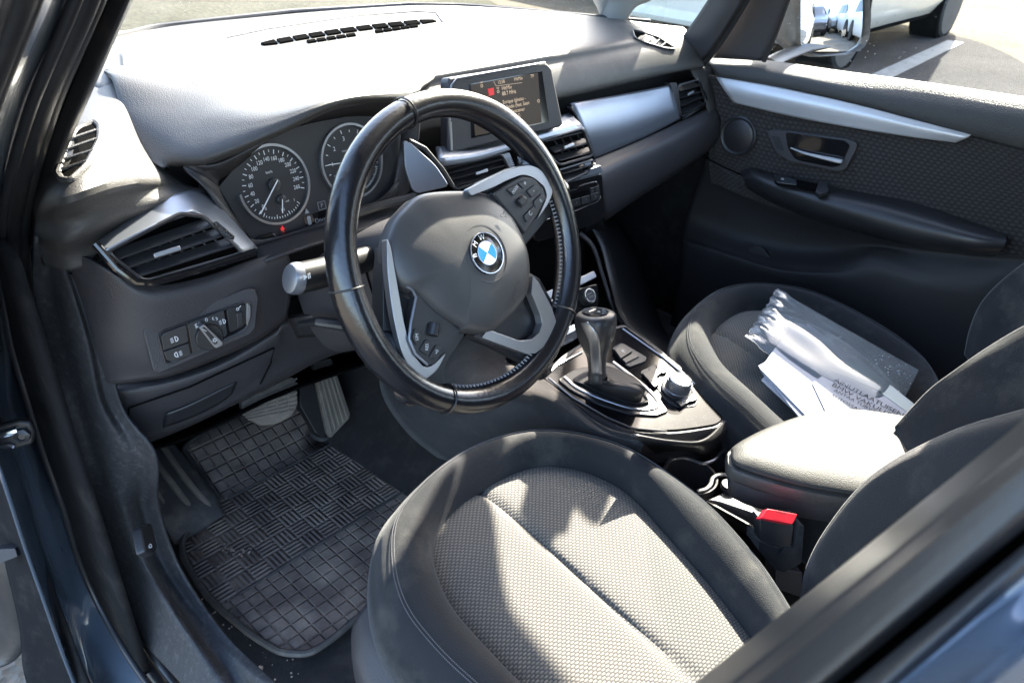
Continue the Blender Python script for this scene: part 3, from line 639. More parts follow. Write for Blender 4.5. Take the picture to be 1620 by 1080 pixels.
plate(MB(),[(358,489),(388,481),(392,500),(386,516),(364,527)],SW,.006,.003,.2).build('dimmer_plate',M['black'],swf,bevel=.0008)
plate(MB(),[(374,495),(383,493),(385,512),(376,519)],SW,.012,.008,.3).build('dimmer_wheel',M['smooth'],swf,bevel=.0015)
plate(MB(),[(391,480),(396,484),(396,502),(391,516),(390,500)],SW,.0085,.004,.2).build('chrome_edge',M['silver'],swf,bevel=.0008)
ko=SW.hit(331,533,.009)
MB().lathe(ko,SW.n,[(.0165,0),(.0160,.003),(.0150,.004),(0,.004)]).build('rotary_dial',M['black'],swf)
kl=plate(MB(),[(315,518),(322,513),(353,541),(352,547),(343,551),(340,550)],SW,.024,.014,.2).build('rotary_knob',M['silver'],swf,bevel=.002)
plate(MB(),[(319.5,519),(323,517),(345,539),(343,544),(339,545)],SW,.0248,.002,.2).build('knob_inlay',M['black'],kl)
sx=(SW.hit(396,460)-SW.hit(240,512)).normalized();sy=SW.n.cross(sx)
ic=MB()
def lamp(u,v,h,flip=1,par=None,s=1):
    p=SW.hit(u,v,h);pl=Plane(p,SW.n,sx*flip)
    ic.ring(pl,0.001*s,0,.0030*s,.0008,.0,.0004,16,-95,95);ic.bar(pl.at(.001*s,-.003*s),pl.at(.001*s,.003*s),pl.ex,.0008,.0004)
    for k_ in(-1,0,1):ic.bar(pl.at(-.0045*s,k_*.0022*s-.0005),pl.at(-.0012*s,k_*.0022*s+.0003),pl.ey,.0007,.0004)
lamp(276,537,.0088);lamp(282,560,.0088,-1);lamp(314,514,.0092,1,s=.9);lamp(352,509,.0092,1,s=.9)
ic.text('0',SW.hit(326.5,506,.009),sx,sy,.0065)
for s_ in(-1,1): 
    p=SW.hit(340+s_*2.6,504,.009);ic.text('<' if s_<0 else '>',p,-sx*1.0,-sy*-1 if False else sy,.0055) if False else ic.ring(Plane(p,SW.n,sx*s_),-.0008,0,.0016,.0007,.0,.0004,10,-90,90)
p=SW.hit(340,538,.0258);ic.ring(Plane(p,SW.n,sx),0,0,.0016,.0006,.0,.0004,12)
for k_ in range(8):
    a=k_*math.pi/4;ic.bar(p+sx*.0022*math.cos(a)+sy*.0022*math.sin(a),p+sx*.0032*math.cos(a)+sy*.0032*math.sin(a),SW.n.cross(sx*math.cos(a)+sy*math.sin(a)),.0005,.0003)
ic.bar(SW.hit(320,520,.0252),SW.hit(327,524,.0252),sy,.0008,.0003)
p=SW.hit(376,489,.0066);ic.ring(Plane(p,SW.n,sx),0,0,.0015,.0006,.0,.0004,10);ic.bar(p+sx*.002+sy*.001,p+sx*.005+sy*.003,sy,.0007,.0003)
ic.build('lettering',M['white'],swf,smooth=False)
# lower fuse cover panel
LW=[[A(150,612,y=.335),A(200,606,y=.318),A(270,594,y=.30),A(350,566,y=.285),A(430,520,y=.272),A(456,500,y=.268),A(560,480,y=.25)],
    [A(153,622,y=.322),A(205,618,y=.302),A(275,606,y=.285),A(355,577,y=.27),A(432,532,y=.258),A(460,512,y=.256),A(570,500,y=.25)],
    [A(160,650,y=.325),A(208,650,y=.305),A(280,637,y=.29),A(358,600,y=.275),A(435,553,y=.262),A(465,530,y=.262),A(575,520,y=.255)],
    [A(170,690,y=.335),A(206,690,y=.315),A(285,665,y=.30),A(362,630,y=.285),A(437,575,y=.272),A(500,545,y=.268),A(590,530,y=.262)],
    [A(182,726,y=.35),A(205,710,y=.325),A(288,677,y=.31),A(366,640,y=.295),A(440,603,y=.285),A(520,562,y=.28),A(605,540,y=.275)],
    [A(184,726,y=.40),A(207,712,y=.38),A(290,679,y=.37),A(368,642,y=.36),A(442,605,y=.35),A(522,564,y=.34),A(607,542,y=.33)]]
surf('lower_cover',LW,M['panel'],dash,30,50,solid=.004)
FP=Plane(A(320,630,y=.278),(-.23,-.95,.12))
MB().tube([A(200,707,y=.318),A(204,645,y=.298),A(300,612,y=.276),A(434,550,y=.256),A(428,575,y=.262),A(412,607,y=.278)],.0012,6).build('cover_seam',M['void'],dash)
surf('cover_recess',[[A(262,655,y=.293),A(300,640,y=.285),A(345,618,y=.278),A(375,604,y=.273)],[A(258,676,y=.30),A(300,662,y=.292),A(345,640,y=.285),A(368,622,y=.28)]],M['smooth'],dash,6,12,solid=.001)
MB().lathe(A(210,694,y=.312),(-.2,-.95,.1),[(.005,0),(.005,.003),(.003,.004),(0,.004)]).build('cover_screw',M['greyprint'],dash)
MB().tube([A(107,432,y=.314),A(118,470,y=.310),A(134,530,y=.308),A(148,585,y=.310),A(152,610,y=.313),A(153,640,y=.322),A(160,690,y=.333),A(158,725,y=.345)],.004,8).build('panel_edge',M['panel'],dash)
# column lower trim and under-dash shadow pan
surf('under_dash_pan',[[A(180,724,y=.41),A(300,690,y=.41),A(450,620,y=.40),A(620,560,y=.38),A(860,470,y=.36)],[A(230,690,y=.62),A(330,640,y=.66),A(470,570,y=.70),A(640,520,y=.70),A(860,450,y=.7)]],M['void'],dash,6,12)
surf('dash_core',[[(-.62,.34,.07),(-.3,.34,.07),(0,.345,.07),(.3,.345,.07),(.60,.345,.06),(.73,.35,.06)],[(-.64,.36,-.08),(-.3,.36,-.10),(0,.36,-.12),(.3,.36,-.14),(.6,.36,-.12),(.73,.36,-.1)],[(-.66,.44,-.22),(-.3,.44,-.25),(0,.44,-.3),(.3,.44,-.22),(.6,.44,-.2),(.73,.44,-.2)],[(-.68,.80,-.22),(-.3,.84,-.25),(0,.84,-.3),(.3,.84,-.22),(.6,.82,-.2),(.73,.8,-.2)]],M['black'],dash,20,20,solid=.01)
MB().box((.065,.37,-.27),.36,.20,.34).build('stack_core',M['void'],dash)
surf('knee_trim',[[A(455,505,y=.245),A(500,500,y=.20),A(560,500,y=.18)],[A(470,535,y=.25),A(520,530,y=.22),A(585,525,y=.2)]],M['smooth'],dash,6,8)
# steering column shroud
col=thing('steering_column','grey plastic steering column shroud behind the wheel','steering column',(-.36,.15,-.05))
ax=Vector((0,.9135,-.4067));upv=Vector((0,.4067,.9135));rt=Vector((1,0,0))
def colring(d,w,hh,hl,cx=0):
    c=Vector((-.36,0,0))+ax*d+rt*cx
    P=[c+rt*(-w)+upv*(hh*.5),c+rt*(-w*.6)+upv*hh,c+rt*(w*.6)+upv*hh,c+rt*w+upv*(hh*.5),c+rt*w-upv*(hl*.6),c+rt*(w*.6)-upv*hl,c-rt*(w*.6)-upv*hl,c-rt*w-upv*(hl*.6)]
    return [Vector(q) for q in crom(P,40,True)]
MB().grid([colring(.035,.062,.045,.075),colring(.06,.070,.055,.085),colring(.12,.078,.056,.09),colring(.20,.086,.040,.10),colring(.26,.09,.02,.11)],closev=True,capu=True).build('shroud',M['panel'],col)
MB().tube([colring(.10,.0775,.066,.088)[i] for i in range(26,40)]+[colring(.10,.0775,.066,.088)[0]],.0012,6).build('shroud_seam',M['void'],col)
lvp=MB().tube([A(475,512,y=.19),A(505,508,y=.15),A(545,515,y=.13),A(580,520,y=.12)],[.006,.010,.012,.012],10,flat=.6).build('adjuster_lever',M['smooth'],col)
st=thing('wiper_stalk','black control stalk with silver end cap, left behind the steering wheel','stalk',A(490,440,y=.1))
so=[A(468,441,y=.085),A(474,440,y=.085),A(500,434,y=.087),A(540,423,y=.09),A(600,403,y=.10)]
MB().tube(so,[.0148,.0150,.0150,.0145,.012],16,flat=1.2).build('stalk_arm',M['black'],st)
MB().tube([A(456,441,y=.085),A(458,441,y=.085),A(463,441,y=.085),A(472,440,y=.085)],[.009,.0135,.0150,.0155],16,flat=1.2).build('end_cap',M['silverd'],st)
q=A(488,437,y=.066);pl=Plane(q,(-.3,-.9,.3))
MB().bar(q-UP*.003,q+UP*.003,(1,0,0),.0008,.0004).bar(q+rt*.002-UP*.003,q+rt*.002+UP*.003,(1,0,0),.0008,.0004).prism([q+rt*-.006+UP*.003,q+rt*-.006-UP*.003,q+rt*-.001],pl.n,.0004).build('symbol',M['white'],st,smooth=False)
# ================================================================ STEERING WHEEL
whl=thing('steering_wheel','black leather steering wheel with silver spoke trims and a round blue and white badge','steering wheel',(-.36,0,0))
WP=tiltplane((-.36,0,0),24)
RC=.1738;G=[];GU=[];NR=96;NS=20
for i in range(NR):
    a=2*math.pi*i/NR+rad(0)
    # spoke directions in this turned position (degrees): thicker grips next to them
    deg=math.degrees(a)
    def bumpf(c,w): d=(deg-c+180)%360-180;return math.exp(-(d/w)**2)
    r=.0158+.0022*(bumpf(50,20)+bumpf(190,22))+.0010*(bumpf(330,14)+bumpf(262,14))
    rr=RC-.0012*(bumpf(50,20)+bumpf(190,22))
    row=[]
    for j in range(NS):
        b=2*math.pi*j/NS
        row.append(WP.at(math.cos(a)*(rr+r*math.cos(b)),math.sin(a)*(rr+r*math.cos(b)),r*1.12*math.sin(b)))
    G.append(row)
rim=MB().grid(G,closeu=True,closev=True).build('rim',M['leather'],whl)
for dg in (102,176,318,238):     # leather seams round the rim
    a=rad(dg);P=[]
    for j in range(24):
        b=2*math.pi*j/24;r=.0173
        if dg in(238,): r=.0176
        P.append(WP.at(math.cos(a)*(RC+r*math.cos(b)),math.sin(a)*(RC+r*math.cos(b)),r*1.12*math.sin(b)))
    MB().tube(P,.0011,6,closed=True).build('rim_seam',M['black'],rim)
def stitch(mb,a0,a1,r,h,n,l=.0035):
    for i in range(n):
        a=rad(a0+(a1-a0)*i/n);s_=1 if i%2 else -1
        p=WP.at(math.cos(a)*(r-.002),math.sin(a)*(r-.002),h-.002);q=WP.at(math.cos(a+s_*.012)*(r+.0015),math.sin(a+s_*.012)*(r+.0015),h+.0015)
        mb.tube([p,q],.0006,5)
for a0,a1,k_ in((-42,25,70),(-120,-58,60)):
    stb=MB();stitch(stb,a0,a1,RC-.0164,.003,k_);stb.build('stitching',M['greyprint'],rim)
# dark spoke bodies
plate(MB(),[(612,385),(628,430),(640,470),(742,500),(735,530),(705,575),(700,618),(660,612),(622,595),(600,560),(606,520),(606,450)],WP,-.004,.022,.2).build('spoke',M['smooth'],whl,bevel=.004,seg=3)
plate(MB(),[(760,290),(820,262),(856,262),(890,290),(886,330),(868,345),(846,372),(826,395),(790,330)],WP,-.004,.022,.2).build('spoke',M['smooth'],whl,bevel=.004,seg=3)
plate(MB(),[(760,500),(838,430),(856,440),(888,500),(884,548),(858,580),(836,575),(790,552),(752,535)],WP,-.006,.022,.2).build('spoke',M['smooth'],whl,bevel=.004,seg=3)
for c,wd in(((612,556),.026),((655,612),.022),((858,575),.022),((882,490),.016),((846,256),.022),((889,300),.016)):
    o=WP.hit(*c,-.004);o2=Vector(o);d=(o2-WP.o);d=d/d.length
    MB().lathe(o-WP.n*.010,WP.n,[(wd*1.0,0),(wd,.006),(wd*.8,.013),(wd*.45,.017),(0,.018)],20).build('spoke_root',M['leather'],whl)
# silver trims
TRM=dict(bevel=.0022,seg=3)
plate(MB(),[(612,374),(619,392),(629,450),(641,520),(655,562),(672,582),(686,577),(709,553),(692,586),(672,601),(656,594),(636,560),(622,500),(613,430)],WP,.010,.010,.42).build('spoke_trim',M['silver'],whl,**TRM)
plate(MB(),[(740,300),(778,280),(820,263),(840,261),(856,268),(872,292),(875,304),(868,322),(847,352),(861,322),(866,308),(862,296),(845,281),(828,276),(805,284),(782,296),(745,310)],WP,.010,.010,.42).build('spoke_trim',M['silver'],whl,**TRM)
plate(MB(),[(843,436),(852,446),(873,486),(880,508),(878,526),(870,541),(847,559),(833,560),(762,534),(772,521),(822,539),(841,537),(853,527),(858,512),(855,498),(841,464)],WP,.010,.012,.12).build('spoke_trim',M['silver'],whl,**TRM)
# button pads
pd=plate(MB(),[(642,450),(652,458),(658,470),(650,510),(647,536),(657,560),(676,577),(687,575),(735,514),(728,495),(690,470)],WP,.0105,.012,.12).build('button_pad',M['smooth'],whl,bevel=.002)
pe=MB().tube(PX([(643,453),(652,458),(658,470),(650,510),(647,536),(657,560),(676,577)],WP,.012),.0016,8).build('pad_edge',M['silverd'],pd)
hx=(WP.hit(700,470,0)-WP.hit(670,590,0)).normalized()
def button(par,pts,txt,rot,size,h=.0125,mat='smooth'):
    b=plate(MB(),pts,WP,h,.005,.2).build('button',M[mat],par,bevel=.0008)
    c=(sum(p[0] for p in pts)/len(pts),sum(p[1] for p in pts)/len(pts))
    if txt: MB().text(txt,WP.hit(*c,h+.0003),WP.ex,WP.ey,size,rot=rot,narrow=.85).build('lettering',M['white'],b,smooth=False)
    return b
button(pd,[(657,519),(667,524),(662,545),(658,544),(653,532)],'LIM',68,.0058)
button(pd,[(674,536),(687,543),(676,563),(664,553)],'RES',68,.0058)
button(pd,[(690,545),(702,549),(692,567),(679,566)],'+0',50,.0058)
plate(MB(),[(676,514),(684,508),(696,512),(700,523),(690,534),(677,530)],WP,.0115,.004,.2).build('button_well',M['black'],pd)
MB().tube([WP.hit(681,511,.013),WP.hit(679,519,.0155),WP.hit(681,528,.013)] and [WP.hit(688,512,.013),WP.hit(684,530,.013)],.0062,14).build('scroll_wheel',M['smooth'],pd)
pr=plate(MB(),[(780,306),(808,287),(826,278),(845,281),(860,298),(865,313),(850,342),(831,371),(812,345)],WP,.0105,.012,.12).build('button_pad',M['smooth'],whl,bevel=.002)
button(pr,[(802,299),(817,291),(827,300),(813,310)],'MODE',28,.0055)
button(pr,[(820,290),(832,284),(842,288),(828,299)],'+',20,.010)
button(pr,[(833,302),(846,292),(854,299),(842,313)],'-',20,.010)
button(pr,[(845,318),(857,306),(863,310),(861,318),(848,332)],'((',40,.006)
button(pr,[(829,341),(844,326),(849,332),(834,352)],'C',40,.009)
plate(MB(),[(818,315),(829,307),(836,313),(834,322),(827,329),(824,327)],WP,.0115,.004,.25).build('button_well',M['black'],pr)
plate(MB(),[(820,316),(829,309),(835,314),(833,321),(827,327)],WP,.0150,.004,.3).build('scroll_wheel',M['smooth'],pr,bevel=.0015)
BP2=Plane(WP.at(0,0,.014),WP.n*math.cos(rad(9))+WP.ey*math.sin(rad(9)))
# airbag cover: domed
ab=[(753,300),(700,300),(668,306),(648,323),(630,345),(618,380),(618,405),(628,432),(642,452),(664,462),(700,492),(737,514),(742,519),(765,523),(788,520),(814,498),(837,467),(843,433),(840,397),(826,360),(808,330),(785,309)]
base=crom([BP2.to(p) +(0,) for p in PX(ab,BP2,0)],80,True)
cx0,cy0=BP2.to(BP2.hit(735,405,.008))
prof=[(1.0,-.026),(1.0,-.010),(.985,-.0045),(.95,-.001),(.88,.0025),(.75,.0065),(.6,.0100),(.45,.0122),(.3,.0135),(.15,.014),(.02,.014)]
Gd=[]
ec=BP2.to(BP2.hit(771,400,.0165))
for s_,h in prof:
    row=[]
    for p in base:
        a_=cx0+(p[0]-cx0)*s_;b_=cy0+(p[1]-cy0)*s_
        de=math.hypot(a_-ec[0],b_-ec[1]);hh=h
        row.append(BP2.at(a_,b_,hh))
    Gd.append(row)
air=MB().grid(Gd,closev=True,capu=True).build('airbag_cover',M['airbag'],whl)
def dome(u,v):
    return BP2.hit(u,v,.0125)
em=MB();eo=BP2.at(ec[0],ec[1],.0122)
EP=Plane(eo,BP2.n+Vector((.03,0,0)))
MB().ring(EP,0,0,.0335,.0016,.0006,.002,48).build('badge_recess_rim',M['airbag'],air)
MB().lathe(eo-EP.n*.002,EP.n,[(.0248,0),(.0248,.004),(.0240,.0045),(0,.0046)],40).build('emblem',M['badge'],whl)
embl=bpy.data.objects['emblem']
MB().ring(EP,0,0,.0241,.0011,.0046,.002,48).ring(EP,0,0,.0140,.0009,.0042,.001,40).build('emblem_ring',M['chrome'],embl)
rotE=40
def quad(k):
    P=[EP.at(0,0,.0042)];
    for i in range(11):
        a=rad(rotE+k*90+i*9);P.append(EP.at(.0137*math.cos(a),.0137*math.sin(a),.0042))
    return P
e1=MB();e2=MB()
for k_ in range(4): (e1 if k_ in(0,2) else e2).prism(quad(k_),EP.n,.0012)
e2.build('emblem_quadrant',M['emblue'],embl,smooth=False);e1.build('emblem_quadrant',M['emwhite'],embl,smooth=False)
el=MB()
for ch,a in(('B',rotE+133),('M',rotE+90),('W',rotE+47)):
    el.text(ch,EP.at(.0187*math.cos(rad(a)),.0187*math.sin(rad(a)),.0031),EP.ex,EP.ey,.0092,rot=a-90,t=.0005)
el.build('lettering',M['white'],embl,smooth=False)
al=MB();al.text('AIRBAG',BP2.hit(818,462,.0078),BP2.ex,BP2.ey,.008,rot=48,t=.0001,spacing=1.1)
al.build('lettering',M['panel'],air,smooth=False)
hn=MB()
for u,v in((728,438),(796,341)):
    c_=BP2.hit(u,v,.0122);pl=Plane(c_,BP2.n);hn.tube([pl.at(-.004,-.001),pl.at(-.004,.002),pl.at(.001,.002),pl.at(.004,.005),pl.at(.004,-.004),pl.at(.001,-.001)],.0004,4,closed=True)
hn.build('horn_symbol',M['panel'],air)
# ================================================================ CENTRE CONSOLE
con=thing('centre_console','black centre console with gloss panel, cup holders and controller between the front seats','centre console',(0,-.1,-.62))
ZC=lambda y:-.335-.10*(-.02-y)*.0
GP=Plane((0,-.05,-.335),(0,-.16,.987))
def gp(u,v,h=0):return GP.hit(u,v,h)
# body below gloss panel: outline rings
outl=[(856,598),(870,588),(900,560),(950,530),(985,517),(1000,525),(1050,562),(1100,603),(1126,626),(1141,645),(1146,659),(1139,671),(1118,677),(1060,684),(1000,680),(960,664),(905,632)]
top=[GP.hit(u,v,0) for u,v in outl]
def offs(P,d,dz):
    c=sum(P,Vector())/len(P);out=[]
    for p in P:
        q=p-c;q.z=0;l=q.length;out.append(p+q/l*d+Vector((0,0,dz)))
    return out
r_=[offs(top,0,0),offs(top,.004,.001),offs(top,.010,-.006),offs(top,.013,-.020),offs(top,.011,-.034),offs(top,.006,-.043),offs(top,.006,-.047),offs(top,.003,-.060),offs(top,-.01,-.064)]
r_=[crom(q,120,True) for q in r_]
cb=MB().grid(r_,closev=True).build('console_body',M['pad'],con,face=GP.o-UP*2) if False else MB().grid(r_,closev=True,capu=True).build('console_body',M['panel'],con)
gp_=MB().prism([GP.at(*GP.to(Vector(q)),.0025) for q in crom(offs(top,-.003,0),100,True)],GP.n,.006).build('gloss_panel',M['gloss'],con,bevel=.0012)
# side strip (silver line along the panel)
MB().tube([gp(868,598,.003),gp(905,628,.003),gp(960,660,.003),gp(1000,677,.003),gp(1055,682,.003)],.0016,6).tube([gp(985,520,.004),gp(1050,566,.004),gp(1098,606,.004),gp(1137,643,.004)],.0020,6).tube([gp(860,596,.004),gp(880,577,.004),gp(920,556,.004)],.0030,6,flat=.5).build('panel_edge',M['silver'],con)
# gaiter surround
fr0=[(882,600),(905,585),(960,572),(985,580),(1035,620),(1052,640),(1057,650),(1040,657),(1000,655),(950,640),(905,618)]
plate(MB(),fr0,GP,.006,.006,.2).build('selector_surround',M['smooth'],con,bevel=.0015)
fs=MB();ring_o=[(895,598),(910,592),(960,572),(1000,597),(1036,628),(1042,638),(1032,645),(1004,645),(960,632),(915,612)]
fs.tube(crom([gp(u,v,.007) for u,v in[(893,596),(915,614),(960,633),(1004,646),(1034,645),(1041,634),(1015,607),(970,572)]],40),.0034,8,flat=.5,up=(0,0,1)).build('surround_trim',M['silver'],con)
plate(MB(),[(905,598),(960,577),(1000,603),(1026,628),(1030,637),(1000,640),(955,625)],GP,.0075,.004,.2).build('gaiter_opening',M['black'],con)
# parking brake, buttons, controller
pk=plate(MB(),[(967,550),(984,541),(1024,565),(1022,571),(997,580),(990,577)],GP,.006,.004,.25).build('brake_switch_base',M['panel'],con,bevel=.0012)
pb=plate(MB(),[(971,551),(985,544),(1001,555),(982,567)],GP,.011,.006,.12).build('parking_brake_switch',M['smooth'],con,bevel=.001)
plate(MB(),[(984,568),(1003,557),(1012,563),(990,574)],GP,.009,.005,.12).build('hold_switch',M['smooth'],con,bevel=.001)
q=GP.hit(986,555,.0115);pq=Plane(q,GP.n,(.8,.5,0));MB().text('(P)',q,pq.ex,pq.ey,.008).build('lettering',M['white'],pb,smooth=False)
cb0=plate(MB(),[(1010,588),(1035,576),(1050,578),(1062,590),(1058,606),(1105,635),(1100,642),(1075,645),(1052,632),(1038,610)],GP,.004,.004,.25).build('controller_base',M['black'],con,bevel=.001)
for pts in([(1016,590),(1028,584),(1041,598),(1030,605)],[(1026,583),(1036,578),(1047,589),(1038,596)],[(1037,578),(1046,577),(1056,588),(1048,590)],[(1026,602),(1038,599),(1044,606),(1036,612)]):
    plate(MB(),pts,GP,.009,.005,.12).build('menu_button',M['black'],cb0,bevel=.0008)
b_=plate(MB(),[(1069,634),(1086,629),(1092,634),(1078,643)],GP,.009,.005,.12).build('menu_button',M['black'],cb0,bevel=.0008)
plate(MB(),[(1086,627),(1096,622),(1104,631),(1093,635)],GP,.009,.005,.12).build('menu_button',M['black'],cb0,bevel=.0008)
q=GP.hit(1081,636,.0092);MB().text('MENU',q,pq.ex,pq.ey,.005).build('lettering',M['white'],b_,smooth=False)
ck=GP.hit(1070,618,.004)
ctl=MB().lathe(ck,GP.n,[(.0235,0),(.0235,.004),(.0205,.007),(.0200,.022),(.0190,.026),(.0165,.0275),(.0160,.0262),(0,.0262)],40).build('controller_knob',M['silver'],con)
MB().lathe(ck+GP.n*-.001,GP.n,[(.027,0),(.027,.005),(.0235,.007),(0,.007)],40).build('knob_collar',M['smooth'],con)
kn=MB()
for i in range(48):
    a=i*2*math.pi/48;p=ck+GP.ex*.0203*math.cos(a)+GP.ey*.0203*math.sin(a);kn.tube([p+GP.n*.009,p+GP.n*.021],.0005,4)
kn.build('knurling',M['silverd'],ctl)
# console lower front (rises to the dash) and sides
surf('console_side',[[A(840,470,y=.24),A(800,560,y=.18),A(830,585,y=.08),A(870,606,y=.02),A(950,672,y=-.1),A(1010,694,y=-.16)],
   [A(800,500,y=.26),A(740,560,y=.20),A(760,620,y=.08),A(850,650,y=.0),A(930,705,y=-.09),A(1010,728,y=-.15)],
   [A(640,520,y=.40),A(600,600,y=.36),A(640,680,y=.30),A(720,745,y=.22),A(800,810,y=.12),A(940,920,y=-.02)]],M['carpet'],con,24,40)
MB().tube([A(560,545,y=.32),A(640,580,y=.25),A(730,608,y=.19),A(805,632,y=.10),A(870,664,y=.0),A(930,692,y=-.07),A(985,715,y=-.13)],.0011,5).build('trim_seam',M['smooth'],con)
# right support strut from dash to console
rs=[A(916,368,y=.27),A(938,390,y=.245),A(953,435,y=.21),A(968,482,y=.17),A(986,512,y=.10),A(1015,540,y=.04),A(1070,580,y=-.05),A(1125,622,y=-.13)]
MB().tube(crom(rs,30),[.0085]*30,12,flat=.5).build('console_flank',M['panel'],con)
surf('console_flank',[[A(930,350,y=.30),A(950,385,y=.27),A(967,450,y=.2),A(985,505,y=.1),A(1035,548,y=.0),A(1100,598,y=-.09)],
   [A(975,350,y=.45),A(1010,400,y=.4),A(1030,460,y=.32),A(1050,520,y=.22),A(1090,570,y=.06),A(1130,620,y=-.05)]],M['black'],con,6,20)
# cup holder tray
TZ=-.405
tr_=[A(1040,735,z=TZ),A(1060,690,z=TZ),A(1150,655,z=TZ),A(1190,690,z=TZ),A(1200,760,z=TZ),A(1255,815,z=TZ),A(1200,830,z=TZ)]
def zc(u,v,dz=0):return A(u,v,z=TZ+dz)
tray=MB()
c1=zc(1093,745);c2=zc(1170,712)
tray.prism([zc(1118,790),zc(1145,778),zc(1152,752),zc(1168,748),zc(1200,765),zc(1250,800),zc(1190,812),zc(1140,795)],UP,.03)
tray.build('cup_holder_tray',M['panel'],con,bevel=.003)
cup=MB()
for c_,r in((zc(1092,752),.040),(zc(1185,715),.036)):
    cup.lathe(c_-UP*.09,UP,[(r*.85,0),(r,.09),(r+.003,.091),(r+.003,.085),(r*.87,-.002)],40)
cup.build('cup_holder',M['panel'],con)
MB().tube(crom([zc(1052,740,.002),zc(1060,728,.002),zc(1078,724,.002),zc(1095,727,.002),zc(1112,733,.002),zc(1130,727,.002),zc(1140,716,.002),zc(1155,708,.002)],30),.0030,8).tube(crom([zc(1103,777,.002),zc(1116,774,.002),zc(1124,766,.002),zc(1127,757,.002),zc(1135,752,.002),zc(1150,751,.002),zc(1162,757,.002)],30),.0032,8).build('chrome_trim',M['silver'],con)
surf('tray_wall',[[A(1000,690,y=-.17),A(1060,700,y=-.2),A(1110,700,y=-.22),A(1140,675,y=-.2),A(1150,650,y=-.17)],[zc(1045,722,-.001),zc(1085,716,-.001),zc(1118,722,-.001),zc(1145,705,-.001),zc(1170,680,-.001)]],M['black'],con,4,20)
pbn=zc(1152,772,.001);MB().lathe(pbn,UP,[(.0125,0),(.0125,.006),(.0115,.009),(0,.0095)]).build('socket_cap',M['panel'],con,bevel=.0005)
surf('console_rear_side',[[zc(1118,792,-.002),zc(1190,830,-.002),zc(1260,880,-.002),zc(1400,960,-.002)],[zc(1124,800,-.012),zc(1190,838,-.012),zc(1260,888,-.012),zc(1400,970,-.012)],[zc(1130,830,-.12),zc(1190,860,-.12),zc(1260,920,-.12),zc(1400,990,-.12)]],M['panel'],con,8,12)
MB().box((0.02,-.28,-.53),.13,.5,.10).build('console_floor',M['black'],con)
# gear lever
gl_=thing('gear_lever','automatic gear lever with black grip, silver spine and leather gaiter','gear lever',gp(965,615,.004))
bt=gp(975,618,.006)
ax2=[gp(975,620,.005),A(968,600,y=-.052),A(957,570,y=-.025),A(948,545,y=-.01)]
GA=[[gp(u,v,.010) for u,v in((907,599),(958,579),(1000,604),(1024,628),(1026,636),(1000,638),(957,624),(925,609))]]
def ringat(c,rx,ry,n=8,rot=0):
    return [c+Vector((math.cos(rad(157.5+rot-45*i))*rx,math.sin(rad(157.5+rot-45*i))*ry,0)) for i in range(n)]
c0=sum(GA[0],Vector())/8
tb=A(945,598,y=-.035)
rows=[GA[0]]
# order of GA: starts front-left and runs clockwise seen from above
def blend(c,rx,ry): return ringat(c,rx,ry)
m1=[p.lerp(c0,.25)-UP*.004 for p in GA[0]]
k1=c0.lerp(tb,.35);k2=c0.lerp(tb,.7)
def shp(c,s_,amp=0):
    out=[]
    for i,p in enumerate(GA[0]):
        q=(p-c0);q.z=0;q=q.normalized();out.append(c+Vector((q.x*s_*(.72),q.y*s_,0))*(1+amp*math.sin(i*2.4)))
    return out
rows+= [m1,shp(k1+Vector((.006,-.012,.010)),.042,.08),shp(k1.lerp(k2,.6)+Vector((.004,-.009,.012)),.032,.12),shp(k2.lerp(tb,.3)+Vector((.001,-.003,.004)),.022,.06),shp(tb+UP*.004,.0165)]
R2=[crom(r,48,True) for r in rows]
C=[crom([R2[i][j] for i in range(len(R2))],26) for j in range(48)]
MB().grid([[C[j][i] for j in range(48)] for i in range(26)],closev=True).build('gaiter',M['boot'],gl_,solid=.0015)
MB().tube([C[30][i]+Vector((0,-.0005,.0)) for i in range(2,26)],.0006,5).build('gaiter_seam',M['black'],gl_)
tp=A(942,500,y=-.012)
n_=(tp-tb).normalized()
side=Vector((1,0,0));fw=n_.cross(side).normalized()*-1
def gr(t,rx,ry,dy=0,n=28):
    c=tb.lerp(tp,t)+fw*dy
    return [c+side*(rx*math.copysign(abs(math.cos(a))**.8,math.cos(a)))+fw*(ry*math.copysign(abs(math.sin(a))**.8,math.sin(a))) for a in [i*2*math.pi/n for i in range(n)]]
grip=[gr(-.05,.0125,.0125),gr(0,.0135,.0135),gr(.15,.0125,.013),gr(.35,.014,.015),gr(.5,.0195,.020),gr(.68,.0255,.027),gr(.86,.0285,.031),gr(1.0,.0275,.030),gr(1.055,.022,.024),gr(1.07,.010,.012)]
Cg=[crom([grip[i][j] for i in range(len(grip))],40) for j in range(28)]
grp=MB().grid([[Cg[j][i] for j in range(28)] for i in range(40)],closev=True,capu=True).build('grip',M['smooth'],gl_)
rows=[]
for t in np.linspace(0,1,22):
    L0=crom([(918,511,0),(923,522,0),(931,540,0),(934,565,0),(936,594,0)],22)[int(round(t*21))];R0=crom([(930,509,0),(939,519,0),(948,537,0),(951,560,0),(953,594,0)],22)[int(round(t*21))]
    row=[onsurf(grp,L0[0]+(R0[0]-L0[0])*k_/6,L0[1]+(R0[1]-L0[1])*k_/6,.0012) for k_ in range(7)]
    if all(q is not None for q in row): rows.append(row)
if len(rows)>3: MB().grid(rows).build('silver_spine',M['silver'],gl_,face=CAM,solid=.001)
TPn=Plane(tb.lerp(tp,1.078),n_,(1,0,0))
ib=MB().prism([TPn.at(.015*math.cos(a)*1.1,.022*math.sin(a)) for a in [i*math.pi/10 for i in range(20)]],n_,.002).build('shift_display',M['glosscl'],gl_)
